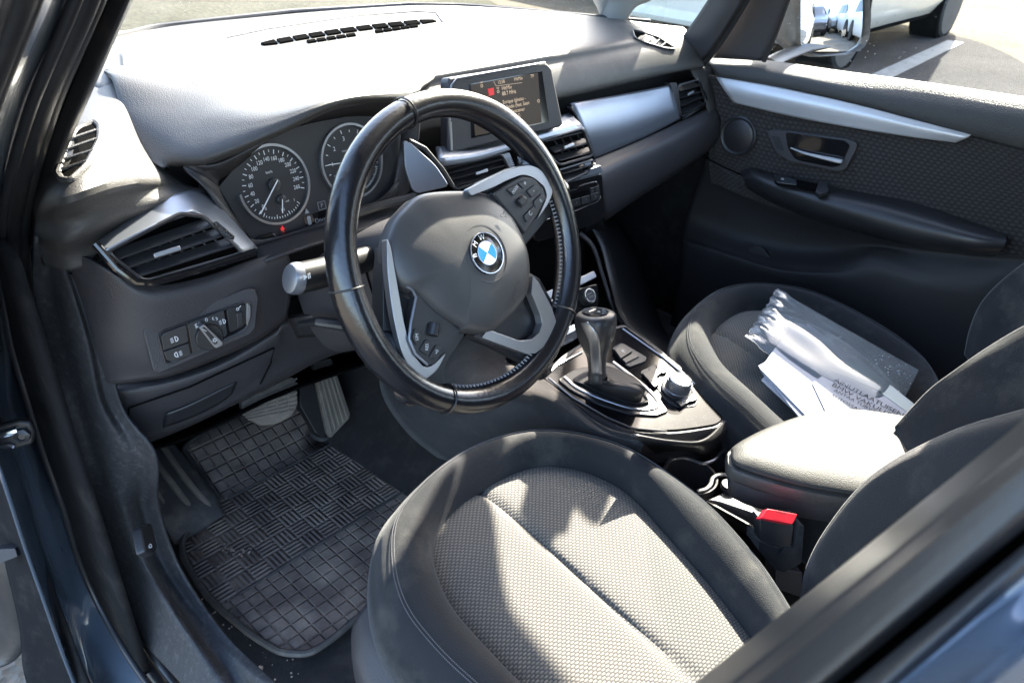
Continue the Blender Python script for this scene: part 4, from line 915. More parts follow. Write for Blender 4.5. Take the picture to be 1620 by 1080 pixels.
MB().text('P',TPn.at(0,-.008,.0004),TPn.ex,TPn.ey,.008).build('lettering',M['white'],ib,smooth=False);MB().text('R N D',TPn.at(0,.005,.0004),TPn.ex,TPn.ey,.0055).build('lettering',M['white'],ib,smooth=False)
# armrest
arm=thing('armrest','padded centre armrest, its grey lid lit bright by the sun','armrest',(0.02,-.4,-.4))
ATZ=-.285
at=[(1153,716),(1160,703),(1200,680),(1250,660),(1300,648),(1350,645),(1420,655),(1500,672),(1600,700),(1560,760),(1480,800),(1340,782),(1250,765),(1165,738)]
AT=[A(u,v,z=ATZ+(.0)) for u,v in at]
def arr(d,z,smooth=True):
    c=sum(AT,Vector())/len(AT);return crom([p+((p-c)*Vector((1,1,0)) if False else Vector((p.x-c.x,p.y-c.y,0)).normalized())*d+UP*z for p in AT],90,True)
MB().grid([arr(-.05,.012),arr(-.03,.010),arr(-.012,.006),arr(-.002,-.001),arr(.001,-.005)],closev=True,capu=True).build('armrest_lid',M['lid'],arm,sub=1)
MB().grid([arr(-.003,-.004),arr(0,-.006),arr(.002,-.012),arr(.001,-.026),arr(-.005,-.032)],closev=True,capu=True).build('lid_border',M['pad'],arm,sub=1)
MB().grid([arr(-.007,-.030),arr(-.006,-.040),arr(-.012,-.062),arr(-.03,-.075)],closev=True,capu=True).build('armrest_base',M['panel'],arm)
# buckle
bu=thing('seat_belt_buckle','black seat belt buckle with red release button beside the driver seat','seat belt buckle',A(1230,880,y=-.40))
BK=Plane(A(1230,830,x=-.155),(-.62,-.76,.2),(.76,-.62,0))
def bkr(pts,h): return PX(pts,BK,h)
body=plate(MB(),[(1202,821),(1256,831),(1251,870),(1205,866)],BK,0,.022,.08).build('buckle_body',M['smooth'],bu,bevel=.0025)
BT=Plane(A(1231,817,x=-.152),(-.30,-.55,.78))
plate(MB(),[(1203,819),(1214,804),(1262,813),(1254,829)],BT,.006,.012,.15).build('release_button',M['buckle'],bu,bevel=.0015)
bt2=MB().text('PRESS',BT.hit(1236,810,.0068),(BT.hit(1258,814)-BT.hit(1214,806)).normalized(),BT.n.cross((BT.hit(1258,814)-BT.hit(1214,806)).normalized()),.0062).build('lettering',M['ink'],bu,smooth=False)
plate(MB(),[(1201,856),(1234,867),(1228,882),(1240,866),(1256,866),(1265,830),(1272,832),(1268,890),(1240,905),(1225,900),(1200,870)],BK,.002,.036,.08).build('buckle_sleeve',M['bolster'],bu,bevel=.002)
plate(MB(),[(1226,898),(1270,905),(1268,945),(1226,930)],BK,-.01,.03,.1).build('buckle_stalk',M['panel'],bu,bevel=.002)
# ================================================================ SEATS
def seat(name,label,loc,cz,outer,insert,seamv,ang,mirror_u=None):
    s=thing(name,label,'car seat',loc)
    def zz(y,b): return b-.02*(-.1-y)*-1
    def ou(p,dz=0): 
        q=A(p[0],p[1],z=cz+dz);  # one correction step for the slope of the cushion
        q=A(p[0],p[1],z=cz+dz+.10*(q.y+.1)*0+.09*(q.y+.12));return q
    O=[Vector(q) for q in crom([ou(p) for p in outer],120,True)]
    I=[Vector(q) for q in crom([ou(p,-.012) for p in insert],120,True)]
    # align the parameterisation of both loops by angle round the insert centre
    c=sum(I,Vector())/120
    def ang_(p): return math.atan2(p.y-c.y,p.x-c.x)
    def byang(L,n=120):
        A_=sorted((ang_(p),p) for p in L) if False else sorted([(ang_(p),tuple(p)) for p in L])
        xs=np.array([a for a,_ in A_]);P=np.array([p for _,p in A_])
        xs=np.concatenate([xs-2*math.pi,xs,xs+2*math.pi]);P=np.concatenate([P,P,P])
        t=[-math.pi+2*math.pi*i/n for i in range(n)]
        return [Vector([np.interp(a,xs,P[:,k]) for k in range(3)]) for a in t]
    O=byang(O);I=byang(I)
    def lerp(t,dz,out=0):
        R=[]
        for i,(a,b) in enumerate(zip(I,O)):
            d=(b-a);d.z=0
            dn=d.normalized() if d.length>1e-6 else Vector((1,0,0))
            R.append(a.lerp(b,t)+UP*dz+dn*out)
        return R
    rows=[lerp(.0,-.016),lerp(.02,-.004),lerp(.12,.012),lerp(.35,.024),lerp(.6,.022),lerp(.82,.008),lerp(.96,-.010),lerp(1,-.022,.004),lerp(1,-.045,.006),lerp(1,-.08,.0),lerp(1,-.14,-.015)]
    C=[crom([rows[i][j] for i in range(len(rows))],44) for j in range(120)]
    cush=MB().grid([[C[j][i] for j in range(120)] for i in range(44)],closev=True).build('cushion',M['bolster'],s,face=CAM)
    seam=MB()
    for tt,dz in((.655,.0215),(.695,.0195)):
        rr=lerp(tt,dz+.0006)
        for i in range(0,120):
            p=Vector(rr[i]);q=Vector(rr[(i+1)%120])
            for k_ in range(5):
                a=p.lerp(q,k_/5);b=p.lerp(q,k_/5+.11);seam.tube([a,b],.0006,4,caps=False)
    seam.build('stitching',M['stitch'],cush)
    # insert: dished, with pipe groove
    cI=sum(I,Vector())/120;ax_=Vector((0,1,0))
    gr_=[];rad_n=26
    for k_ in range(rad_n+1):
        f=1-k_/rad_n
        row=[]
        for p in I:
            q=cI.lerp(p,f)
            dx=abs(q.x-seamv(q.y))
            h=-.0125+.010*(1-f**8) -.0045*math.exp(-(dx/.0042)**2)-.0025*math.exp(-(dx/.014)**2)
            q=Vector((q.x,q.y,q.z))+UP*h;row.append(q)
        gr_.append(row)
    ca,sa=math.cos(ang),math.sin(ang)
    uvs=[(p.x*ca-p.y*sa,p.x*sa+p.y*ca) for row in gr_ for p in row]
    MB().grid(gr_,closev=True,uv=uvs).build('seat_insert',M['insert'],s,face=CAM)
    sl=MB()
    ys=[cI.y+.14-.013*i for i in range(30)]
    return s,cI,I,O
dO=[(830,685),(760,700),(700,730),(640,780),(603,825),(590,870),(588,930),(604,990),(642,1045),(700,1105),(800,1180),(1000,1290),(1250,1300),(1330,1150),(1275,990),(1240,925),(1200,870),(1130,795),(1050,740),(980,705),(900,687)]
dI=[(850,728),(800,745),(740,780),(700,820),(687,860),(692,900),(720,960),(780,1030),(850,1100),(960,1180),(1120,1230),(1260,1180),(1250,1080),(1200,1010),(1130,920),(1060,840),(1000,775),(950,745),(900,730)]
p0=A(780,790,z=-.33);p1=A(1080,1057,z=-.355)
def seamx(y): return p0.x+(p1.x-p0.x)*(y-p0.y)/(p1.y-p0.y)
ds,dcI,dI_,dO_=seat('driver_seat','driver seat with woven light grey centre and dark bolsters, nearest the camera',(-.38,-.3,-.62),-.315,dO,dI,seamx,.08)
pO=[(1200,453),(1160,455),(1120,465),(1084,493),(1064,535),(1074,575),(1104,614),(1166,668),(1225,730),(1290,800),(1420,800),(1520,730),(1500,620),(1470,570),(1400,520),(1300,470),(1250,457)]
pI=[(1190,483),(1155,495),(1128,520),(1128,545),(1145,580),(1180,615),(1240,670),(1320,730),(1420,720),(1440,640),(1400,580),(1320,520),(1250,490)]
q0=A(1150,490,z=-.35);q1=A(1205,560,z=-.36)
ps,pcI,pI_,pO_=seat('passenger_seat','passenger seat on the far side with plastic sleeve lying on its cushion',(.34,-.3,-.62),-.335,pO,pI,lambda y:.275+.15*(y+.1),.08)
def backrest(s,edge,mat='bolster',inner=None,w=.46,sgn=1):
    pass
# driver backrest: side bolster turned to the camera
def patchobj(rows,name,mat,par,nu=24,nv=40,solid=.01,**k): return MB().patch(rows,nu,nv).build(name,mat,par,face=CAM,solid=solid,**k)
db=[[A(1255,1010,x=-.19),A(1262,975,x=-.175),A(1274,900,x=-.165),A(1310,830,x=-.16),A(1380,750,x=-.165),A(1500,683,x=-.175),A(1640,640,x=-.18)],
    [A(1262,1010,x=-.20),A(1272,975,x=-.19),A(1286,903,x=-.182),A(1320,840,x=-.178),A(1388,765,x=-.182),A(1502,700,x=-.195),A(1640,660,x=-.2)],
    [A(1300,1020,x=-.225),A(1315,985,x=-.22),A(1335,925,x=-.215),A(1370,870,x=-.21),A(1430,810,x=-.215),A(1530,750,x=-.225),A(1640,710,x=-.23)],
    [A(1400,1060,x=-.27),A(1420,1020,x=-.265),A(1450,960,x=-.26),A(1490,910,x=-.26),A(1550,850,x=-.26),A(1620,810,x=-.27),A(1700,780,x=-.28)],
    [A(1600,1150,x=-.40),A(1620,1100,x=-.40),A(1650,1050,x=-.40),A(1680,1000,x=-.40),A(1710,950,x=-.40),A(1750,900,x=-.41),A(1800,850,x=-.42)]]
drb=patchobj(db,'backrest',M['bolster'],ds,30,50)
MB().tube([A(1380,752,x=-.166),A(1395,756,x=-.150),A(1480,705,x=-.14)],.001,4).build('backrest_seam',M['stitch'],drb) if False else None
# rear mass of the driver backrest
pbk=[[A(1415,675,x=.10),A(1432,655,x=.115),A(1470,615,x=.125),A(1510,585,x=.13),A(1560,550,x=.135),A(1625,512,x=.14),A(1700,480,x=.14)],
     [A(1420,690,x=.09),A(1440,668,x=.10),A(1480,630,x=.108),A(1520,600,x=.112),A(1565,567,x=.115),A(1625,535,x=.12),A(1700,500,x=.12)],
     [A(1440,720,x=.06),A(1462,700,x=.07),A(1510,668,x=.07),A(1555,640,x=.07),A(1600,615,x=.075),A(1640,590,x=.08),A(1700,560,x=.08)],
     [A(1470,760,x=.03),A(1490,745,x=.03),A(1545,715,x=.03),A(1600,690,x=.03),A(1640,665,x=.03),A(1680,640,x=.03),A(1740,610,x=.03)]]
pbr=patchobj(pbk,'backrest',M['bolster'],ps,26,50)
ss=MB()
for off in(0,5):
    P=crom([A(1428+off,664+off*.9,x=.112),A(1475+off,622+off,x=.12),A(1518+off*.8,590+off,x=.127),A(1568+off*.7,556+off,x=.13),A(1630,520+off,x=.137)],46)
    for i in range(45): ss.tube([Vector(P[i])+Vector((-.002,-.001,.002)),Vector(P[i]).lerp(Vector(P[i+1]),.55)+Vector((-.002,-.001,.002))],.0009,4,caps=False)
ss.build('stitching',M['stitch'],pbr)
far=[[A(1525,560,x=.50),A(1532,525,x=.52),A(1545,490,x=.53),A(1562,465,x=.53),A(1590,438,x=.53),A(1625,412,x=.53),A(1680,380,x=.53)],
     [A(1535,575,x=.48),A(1545,540,x=.49),A(1560,505,x=.50),A(1580,480,x=.5),A(1605,460,x=.5),A(1640,435,x=.5),A(1690,405,x=.5)],
     [A(1560,610,x=.42),A(1575,580,x=.42),A(1595,550,x=.43),A(1615,530,x=.43),A(1640,510,x=.43),A(1670,490,x=.43),A(1720,460,x=.43)],
     [A(1480,680,x=.28),A(1530,640,x=.28),A(1570,610,x=.28),A(1620,580,x=.28),A(1660,555,x=.28),A(1700,530,x=.28),A(1750,500,x=.28)]]
patchobj(far,'far_bolster',M['bolster'],ps,20,40)
def core(par,x0,x1,y0):
    cx_=(x0+x1)/2;w=(x1-x0)/2;G=[]
    for z,k,dy in((-.40,.92,.02),(-.30,1,.0),(-.12,1.02,-.02),(.05,.98,-.05),(.20,.86,-.085),(.28,.70,-.10),(.31,.45,-.11)):
        hw=w*k;yy=y0+dy;t=.075 if z<.25 else .05
        G.append([Vector(q) for q in crom([(cx_-hw,yy-.01,z),(cx_-hw*.6,yy-.0,z),(cx_,yy-.02,z),(cx_+hw*.6,yy,z),(cx_+hw,yy-.01,z),(cx_+hw,yy-t*1.6,z),(cx_,yy-t*2,z),(cx_-hw,yy-t*1.6,z)],40,True)])
    G2=[crom([G[i][j] for i in range(len(G))],24) for j in range(40)]
    MB().grid([[G2[j][i] for j in range(40)] for i in range(24)],closev=True,capu=True).build('backrest_core',M['bolster'],par)
core(ds,-.60,-.18,-.545);core(ps,.12,.56,-.535)
# seat base side trim of the driver seat (blue-grey plastic)
sb=[[A(596,948,x=-.615),A(575,965,x=-.62),A(600,1010,x=-.63),A(660,1080,x=-.64)],[A(575,965,x=-.64),A(568,985,x=-.645),A(590,1030,x=-.65),A(640,1100,x=-.655)],
    [A(560,1000,x=-.645),A(556,1020,x=-.65),A(570,1060,x=-.655),A(600,1120,x=-.66)],[A(556,1030,x=-.648),A(558,1060,x=-.652),A(575,1100,x=-.656),A(600,1160,x=-.66)]]
sd_=MB().patch([[A(604,945,z=-.372),A(640,1000,z=-.376),A(700,1060,z=-.38),A(780,1120,z=-.38),A(860,1180,z=-.38)],
   [A(585,948,z=-.385),A(610,1010,z=-.385),A(665,1075,z=-.385),A(740,1140,z=-.385),A(820,1200,z=-.385)],
   [A(565,975,z=-.40),A(582,1030,z=-.40),A(630,1100,z=-.40),A(700,1160,z=-.40),A(780,1220,z=-.4)],
   [A(556,1000,z=-.425),A(562,1050,z=-.42),A(600,1120,z=-.42),A(680,1180,z=-.42),A(760,1240,z=-.42)],
   [A(556,1040,z=-.47),A(566,1090,z=-.46),A(600,1160,z=-.46),A(680,1230,z=-.46),A(760,1290,z=-.46)]],24,30).build('side_trim',M['panel'],ds,face=CAM,solid=.003)
MB().box((-.39,-.33,-.50),.36,.40,.20).build('seat_base',M['void'],ds);MB().box((.34,-.33,-.51),.36,.40,.18).build('seat_base',M['void'],ps)
# ================================================================ documents
sl=thing('plastic_sleeve','clear plastic document sleeve full of papers, lying on the passenger seat','plastic sleeve',A(1320,600,z=-.35))
SPn=Plane(A(1300,600,z=-.325),(-.10,-.12,.98),(.6,-.8,0))
so_=[(1228,460),(1240,466),(1330,510),(1452,588),(1447,618),(1430,658),(1395,680),(1300,690),(1260,668),(1205,600),(1176,540),(1182,530),(1212,505),(1222,478)]
base_=[SPn.to(p) for p in PX(so_,SPn)]
def film(h,amp,seed):
    rnd=random.Random(seed)
    tl,tr2,br,bl=[Vector((*SPn.to(SPn.hit(*p)),0)) for p in((1228,460),(1452,588),(1400,690),(1178,538))]
    n=26;G=[]
    for i in range(n+1):
        row=[]
        for j in range(n+1):
            s_,t_=i/n,j/n
            p=tl.lerp(tr2,t_).lerp(bl.lerp(br,t_),s_)
            e=math.sin(math.pi*s_)**.5*math.sin(math.pi*t_)**.5
            w=h*e+amp*(math.sin(9*t_+4*s_+seed)*math.sin(5*s_+2)+.6*math.sin(17*s_-6*t_+seed)*(1-t_))*(.3+.7*e)
            if j<3: w+=.0022*math.sin(i*1.3)+.003
            q=SPn.at(p.x,p.y,w+.004)
            if j==0: q+=SPn.ex*(.0022*math.sin(i*1.9))
            row.append(q)
        G.append(row)
    return G
MB().grid(film(.016,.0018,1)).build('sleeve_front',M['sleeve'],sl,face=CAM)
MB().grid(film(-.001,.001,5)).build('sleeve_back',M['sleeve'],sl,face=CAM)
pp=thing('paper_stack','stack of folded white papers inside the clear sleeve','papers',A(1300,600,z=-.34))
for k_,(pts,h) in enumerate([([(1205,600),(1278,512),(1352,565),(1330,690),(1278,668)],.004),([(1207,588),(1262,512),(1345,562),(1400,640),(1372,690),(1290,690)],.0075),([(1203,583),(1255,510),(1272,513),(1345,566),(1312,590),(1325,690),(1290,672)],.011)]):
    P=PX(pts,SPn,h);MB().prism(P,SPn.n,.0028).build('sheet',M['paper'],pp,smooth=False)
sh3=MB().prism(PX([(1200,578),(1215,570),(1225,600),(1212,600)],SPn,.006),SPn.n,.0006).build('sheet',M['paper'],pp,smooth=False)
cd=thing('leaflet','white leaflet with black lettering and a grey green panel, on top of the papers','leaflet',A(1370,620,z=-.33))
lf_=MB().prism(PX([(1285,605),(1348,563),(1365,572),(1447,640),(1440,690),(1330,700)],SPn,.0135),SPn.n,.0008).build('sheet',M['paper'],cd,smooth=False)
MB().prism(PX([(1350,566),(1372,580),(1448,640),(1436,652),(1385,615),(1316,587)],SPn,.0142),SPn.n,.0005).build('green_panel',M['papergreen'],cd,smooth=False)
e1x=(SPn.hit(1432,658,.0145)-SPn.hit(1322,600,.0145)).normalized();e1y=SPn.n.cross(e1x)
wr=MB()
wr.text('AINUTLAATUISEN',SPn.hit(1320,600,.0145),e1x,e1y,.0152,align='LEFT',spacing=.95)
wr.text('BMW VAKUUTUS',SPn.hit(1318,606,.0145)-e1y*.004,e1x,e1y,.0152,align='LEFT')
wr.text('ANTAA TURVAA',SPn.hit(1322,614,.0145)-e1y*.006,e1x,e1y,.0105,align='LEFT')
wr.text('AUTOSSASI',SPn.hit(1318,620,.0145)-e1y*.009,e1x,e1y,.0105,align='LEFT')
wr.build('lettering',M['ink'],cd,smooth=False)
# ================================================================ FLOOR, MAT, PEDALS
body=thing('car_body','dark blue car body shell with open driver doorway, rubber seals and sill','car body',(0,0,-.9))
ZF=-.63
MB().patch([[(-.70,.80,-.50),(-.3,.85,-.42),(0.0,.85,-.36),(.3,.85,-.42),(.7,.8,-.5)],[(-.70,.62,ZF),(-.3,.66,-.60),(0,.6,-.40),(.3,.66,-.60),(.77,.62,ZF)],[(-.70,.2,ZF-.006),(-.3,.2,ZF-.006),(0,.2,-.47),(.3,.2,ZF-.006),(.77,.2,ZF-.006)],[(-.70,-.5,ZF-.006),(-.3,-.5,ZF-.006),(0,-.5,-.5),(.3,-.5,ZF-.006),(.7,-.5,ZF-.006)],[(-.70,-1.8,ZF),(-.3,-1.8,ZF),(0,-1.8,-.55),(.3,-1.8,ZF),(.7,-1.8,ZF)]],40,50).build('floor_carpet',M['carpet'],body,face=CAM,solid=.01)
MB().patch([[(-.78,.80,-.70),(0,.86,-.45),(.78,.80,-.7)],[(-.78,.78,-.2),(0,.8,-.2),(.78,.78,-.2)],[(-.78,.74,.03),(0,.80,.05),(.78,.72,.03)]],8,12).build('bulkhead',M['black'],body,face=CAM,solid=.02)
mt=thing('floor_mat','dusty black rubber floor mat with squares and basket pattern in the driver footwell','floor mat',(-.4,.3,-.62))
mo=[(352,798),(300,842),(288,860),(290,885),(330,950),(400,1008),(445,1035),(490,1037),(530,1010),(570,975),(640,920),(720,830),(720,760),(660,722),(610,688),(575,665),(560,655),(545,672),(530,690),(510,698),(496,692),(490,675),(494,655),(480,640),(440,630),(390,650),(345,672),(296,706),(292,716),(318,750)]
def mz(p): return -.62+(max(0,p.y-.50)*.55)
def onmat(u,v,dz=0):
    p=A(u,v,z=-.62)
    for _ in range(6): p=A(u,v,z=-.62+max(0,p.y-.50)*.55+dz)
    return p
MP=rounded([onmat(u,v) for u,v in mo],.35,3)
# fill by clipped grid: use a bmesh triangulation then project heights
bm=bmesh.new();vs=[bm.verts.new((p.x,p.y,0)) for p in MP];bm.faces.new(vs)
for k_ in range(90):
    for axis,rng in((0,(-.70,-.10)),(1,(.05,.80))): pass
g_=.02
x_=-.70
while x_<-.1:
    bmesh.ops.bisect_plane(bm,geom=bm.verts[:]+bm.edges[:]+bm.faces[:],plane_co=(x_,0,0),plane_no=(1,0,0));x_+=.06
y_=.06
while y_<.8:
    bmesh.ops.bisect_plane(bm,geom=bm.verts[:]+bm.edges[:]+bm.faces[:],plane_co=(0,y_,0),plane_no=(0,1,0));y_+=.04
m_=MB();bm.verts.index_update();bm.verts.ensure_lookup_table()
vv=[(v.co.x,v.co.y,-.62+max(0,v.co.y-.50)*.55) for v in bm.verts]
m_.add(vv,[tuple(v.index for v in f.verts) for f in bm.faces],[(p[0]+1,p[1]) for p in vv]);bm.free()
mo_=m_.build('mat_sheet',M['mat'],mt,face=Vector((-.4,.3,3)),solid=.004)
MB().tube([p+UP*.004 for p in MP],.0055,8,closed=True).build('raised_border',M['dirtyblack'],mt)
rl=MB();
for y0 in(.262,.47): 
    xs_=[p.x for p in MP];rl.tube([Vector((x,y0,-.6185)) for x in(-.60 if y0<.3 else -.50,-.4,-.3,-.24 if y0>.3 else -.19)],.0022,6)
rl.build('divider_rib',M['dirtyblack'],mt)
gt=MB();rnd=random.Random(3)
for k_ in range(60):
    if k_<26:u,v=rnd.gauss(368,14),rnd.gauss(870,5)
    else:u,v=rnd.uniform(320,640),rnd.uniform(740,1000)
    p=onmat(u,v,.003);s_=rnd.uniform(.0012,.0030) if k_<26 else rnd.uniform(.0006,.0014)
    gt.box(p,s_,s_*1.3,s_*.8,Matrix.Rotation(rnd.random()*3,3,'Z')@Matrix.Rotation(rnd.random(),3,'X'))
for k_ in range(70):
    p=A(rnd.uniform(300,500),rnd.uniform(930,1080),z=ZF+.0) if k_>8 else A(rnd.uniform(230,290),rnd.uniform(870,1000),z=ZF)
    s_=rnd.uniform(.0008,.002);gt.box(p,s_,s_*1.4,s_*.8,Matrix.Rotation(rnd.random()*3,3,'Z'))
p=A(411,1058,z=ZF+.003);gt.box(p,.009,.006,.005,Matrix.Rotation(.5,3,'Z'))
tag(gt.build('grit',M['grit'],None,smooth=False),'pale crumbs of gravel and sand scattered on the floor mat and carpet','gravel',kind='stuff')
# pedals
bp_=thing('brake_pedal','wide ribbed rubber brake pedal, dusty, under the dashboard','brake pedal',A(430,640,y=.42))
BP=Plane(A(430,640,y=.42),(-.05,-.80,.60))
pl_=MB().prism(rounded(PX([(380,634),(468,592),(472,640),(462,658),(440,670),(415,673),(396,662),(382,650)],BP),.3,4),BP.n,.014).build('pedal_pad',M['pedal'],bp_,bevel=.003)
rb=MB()
for t in np.linspace(.08,.92,8):
    a=BP.hit(381+(383-381)*t,636+28*t*.9+0,.002);u0,v0=382+8*max(0,t-.6)*4,636+30*t;u1,v1=470-10*max(0,t-.7)*3,598+60*t
    rb.bar(BP.hit(u0,v0,.0012),BP.hit(u1,v1-4,.0012),BP.ey,.0035,.0035)
for t in(.2,.42,.64,.85):
    rb.bar(BP.hit(382+88*t,633-38*t,.001),BP.hit(388+80*t,668-12*t-6,.001),BP.ex,.003,.004)
rb.build('pedal_ribs',M['pedal'],pl_,bevel=.0006)
MB().tube([BP.hit(440,610,-.015),A(470,560,y=.46),A(490,500,y=.50)],.008,8).build('pedal_arm',M['black'],bp_)
ap_=thing('accelerator_pedal','tall narrow ribbed accelerator pedal at the right of the footwell','accelerator pedal',A(520,640,y=.47))
PA=Plane(A(525,630,y=.47),(-.15,-.82,.52))
MB().prism(rounded(PX([(494,575),(524,566),(554,655),(552,662),(524,692),(518,686)],PA),.12,3),PA.n,.014).build('pedal_pad',M['pedal'],ap_,bevel=.002)
ar=MB()
for t in(.08,.3,.52,.74,.93): ar.bar(PA.hit(495+28*t,578-7*t,.0015),PA.hit(522+30*t,687-28*t,.0015),PA.ex,.0045,.004)
ar.build('pedal_ribs',M['pedal'],ap_,bevel=.001)
plate(MB(),[(474,600),(490,590),(524,680),(512,692),(500,686),(474,640)],PA,-.012,.03,.1).build('pedal_housing',M['black'],ap_,bevel=.002)
fr_=thing('footrest','dark dirty footrest with three raised ribs at the left of the footwell','footrest',A(280,770,y=.52))
FR=[[A(205,718,y=.60),A(240,708,y=.60),A(272,696,y=.60)],[A(222,760,y=.54),A(262,745,y=.54),A(305,735,y=.54)],[A(245,805,y=.48),A(290,790,y=.48),A(335,775,y=.475)],[A(258,830,y=.45),A(302,815,y=.45),A(350,800,y=.445)],[A(278,862,y=.43),A(310,845,y=.43),A(358,812,y=.43)]]
fo=patchobj(FR,'footrest_pad',M['dirtyblack'],fr_,20,12)
fb=MB()
for a,b,c in(((214,726),(254,790),(288,848)),((232,712),(280,775),(322,832)),((255,702),(300,765),(345,815))):
    fb.tube(crom([A(a[0],a[1],y=.597),A(b[0],b[1],y=.497),A(c[0],c[1],y=.440)],10),.0058,8)
fb.build('rib',M['pedal'],fo)
for sx in(-1,1):
    MB().patch([[(sx*.752,.26,.02),(sx*.735,.5,.03),(sx*.735,.9,.0)],[(sx*.752,.26,-.3),(sx*.752,.5,-.3),(sx*.735,.9,-.3)],[(sx*.752,.26,-.66),(sx*.752,.5,-.66),(sx*.72,.9,-.6)]],6,8).build('footwell_side',M['matte'],body,face=Vector((0,.4,-.2)),solid=.01)
# ================================================================ DOORWAY (driver side)
def strip(cols,name,mat,par,n=40,solid=.004,**k):
    """cols: list of vertical polylines (u,v,x)"""
    rows=[[A(u,v,x=x) for u,v,x in c] for c in cols]
    return MB().patch(rows,len(cols)*6,n).build(name,mat,par,face=CAM,solid=solid,**k)
inner=[(225,-40,-.650),(211,0,-.655),(181,67,-.662),(148,141,-.672),(122,200,-.680),(95,265,-.690),(76,330,-.700),(70,380,-.708)]
trim=[(185,-40,-.665),(172,0,-.670),(143,60,-.677),(112,135,-.687),(85,205,-.697),(62,280,-.705),(44,350,-.712),(36,400,-.716)]
strip([inner,[(u-9,v-1,x-.010) for u,v,x in inner],trim],'pillar_trim',M['rubber'],body)
# rubber seal tube runs the whole aperture
def seal(pts,r,name,mat='rubber',flat=1.0,n=12,closed=False):
    P=crom([A(u,v,x=x) for u,v,x in pts],90);return MB().tube(P,r,n,flat=flat).build(name,M[mat],body)
sealpts=[(152,-60,-.700),(134,0,-.704),(96,92,-.712),(62,178,-.720),(30,290,-.728),(18,370,-.733),(22,450,-.738),(36,540,-.742),(62,630,-.746),(88,715,-.748),(118,800,-.750),(142,880,-.750),(172,950,-.750),(212,1020,-.750),(262,1090,-.748),(330,1150,-.745)]
seal(sealpts,.0100,'door_seal')
seal([(u+19,v-5,x+.012) for u,v,x in sealpts],.0070,'seal_lip')
seal([(u-17,v+4,x-.016) for u,v,x in sealpts],.0050,'seal_lip','smooth')
# web between seal and pillar trim
strip([trim,[(160,-50,-.690),(152,0,-.694),(114,86,-.702),(84,160,-.710),(55,250,-.718),(36,330,-.724),(28,400,-.728)]],'pillar_web',M['smooth'],body)
# lower inner: kick trim from dash end to the sill
kick=[[(60,375,-.725),(52,455,-.730),(72,545,-.735),(104,640,-.738),(122,720,-.744),(148,840,-.745),(176,918,-.745),(220,1005,-.744),(300,1095,-.743)],
      [(72,380,-.712),(78,455,-.716),(98,540,-.722),(124,640,-.726),(148,725,-.728),(176,820,-.728),(206,905,-.726),(262,995,-.724),(340,1090,-.722)],
      [(80,390,-.708),(96,450,-.711),(120,540,-.715),(144,640,-.718),(170,725,-.718),(196,808,-.716),(226,890,-.713),(283,982,-.711),(360,1088,-.710)],
      [(90,396,-.705),(112,455,-.707),(138,545,-.709),(160,640,-.711),(198,722,-.703),(213,803,-.700),(245,892,-.696),(305,988,-.694),(384,1086,-.693)],
      [(100,400,-.70),(120,460,-.70),(150,550,-.70),(172,640,-.70),(222,722,-.688),(228,803,-.685),(262,896,-.682),(328,992,-.680),(420,1086,-.680)],
      [(120,404,-.69),(140,470,-.69),(170,560,-.69),(195,650,-.69),(246,722,-.678),(250,803,-.674),(284,900,-.672),(352,998,-.670),(450,1092,-.668)]]
strip(kick,'kick_trim',M['sill'],body,50)
MB().tube(crom([A(76,390,x=-.708),A(97,527,x=-.716),A(127,637,x=-.722),(A(146,712,x=-.724))],30),.0022,6).build('trim_welt',M['panel'],body)
# hood release lever
hr=thing('bonnet_release','small black bonnet release lever with white symbol low on the left side trim','lever',A(238,860,x=-.72))
HRp=Plane(A(238,860,x=-.722),(.85,-.4,.3),(0,-.6,-.8))
plate(MB(),[(222,830),(240,826),(250,866),(244,876),(230,872)],HRp,.004,.012,.2).build('lever',M['smooth'],hr,bevel=.002)
q=HRp.hit(238,863,.0045);exh=(HRp.hit(243,860,0)-HRp.hit(234,866,0)).normalized();eyh=HRp.n.cross(exh);pl=Plane(q,HRp.n,exh)
MB().tube([pl.at(-.004,0),pl.at(-.002,.002),pl.at(.003,.002),pl.at(.004,0),pl.at(.003,-.002),pl.at(-.002,-.002)],.0006,4,closed=True).bar(pl.at(-.006,.001),pl.at(-.006,-.002),pl.ex,.0008,.0006).build('symbol',M['white'],hr,smooth=False)
# painted pillar and sill
paint=[[(118,-60,-.715),(108,0,-.718),(74,85,-.726),(40,170,-.733),(10,280,-.742),(0,370,-.746),(4,455,-.751),(20,550,-.755),(44,640,-.758),(70,722,-.760),(100,805,-.762),(126,885,-.762),(155,960,-.762),(195,1030,-.762),(240,1090,-.760)],
       [(92,-60,-.74),(84,0,-.745),(50,85,-.753),(18,170,-.760),(-12,280,-.768),(-22,370,-.772),(-18,455,-.775),(0,550,-.778),(22,640,-.780),(50,722,-.782),(78,815,-.784),(106,900,-.784),(134,980,-.784),(172,1050,-.784),(210,1110,-.783)],
       [(62,-60,-.765),(54,0,-.77),(22,85,-.777),(-8,170,-.784),(-36,280,-.792),(-50,370,-.796),(-42,455,-.80),(-26,560,-.803),(0,665,-.806),(26,745,-.808),(56,845,-.81),(88,935,-.81),(112,1005,-.81),(146,1080,-.81),(170,1130,-.81)],
       [(50,-60,-.80),(42,0,-.80),(10,85,-.808),(-20,170,-.812),(-48,280,-.82),(-60,370,-.825),(-56,455,-.828),(-42,560,-.83),(-16,690,-.832),(12,770,-.835),(44,870,-.835),(72,950,-.835),(98,1025,-.835),(126,1100,-.835),(140,1150,-.835)]]
strip(paint,'painted_pillar',M['paint'],body,60)
seal([(60,-60,-.80),(46,0,-.80),(14,85,-.806),(-16,170,-.81),(-40,260,-.818)],.006,'door_seal')
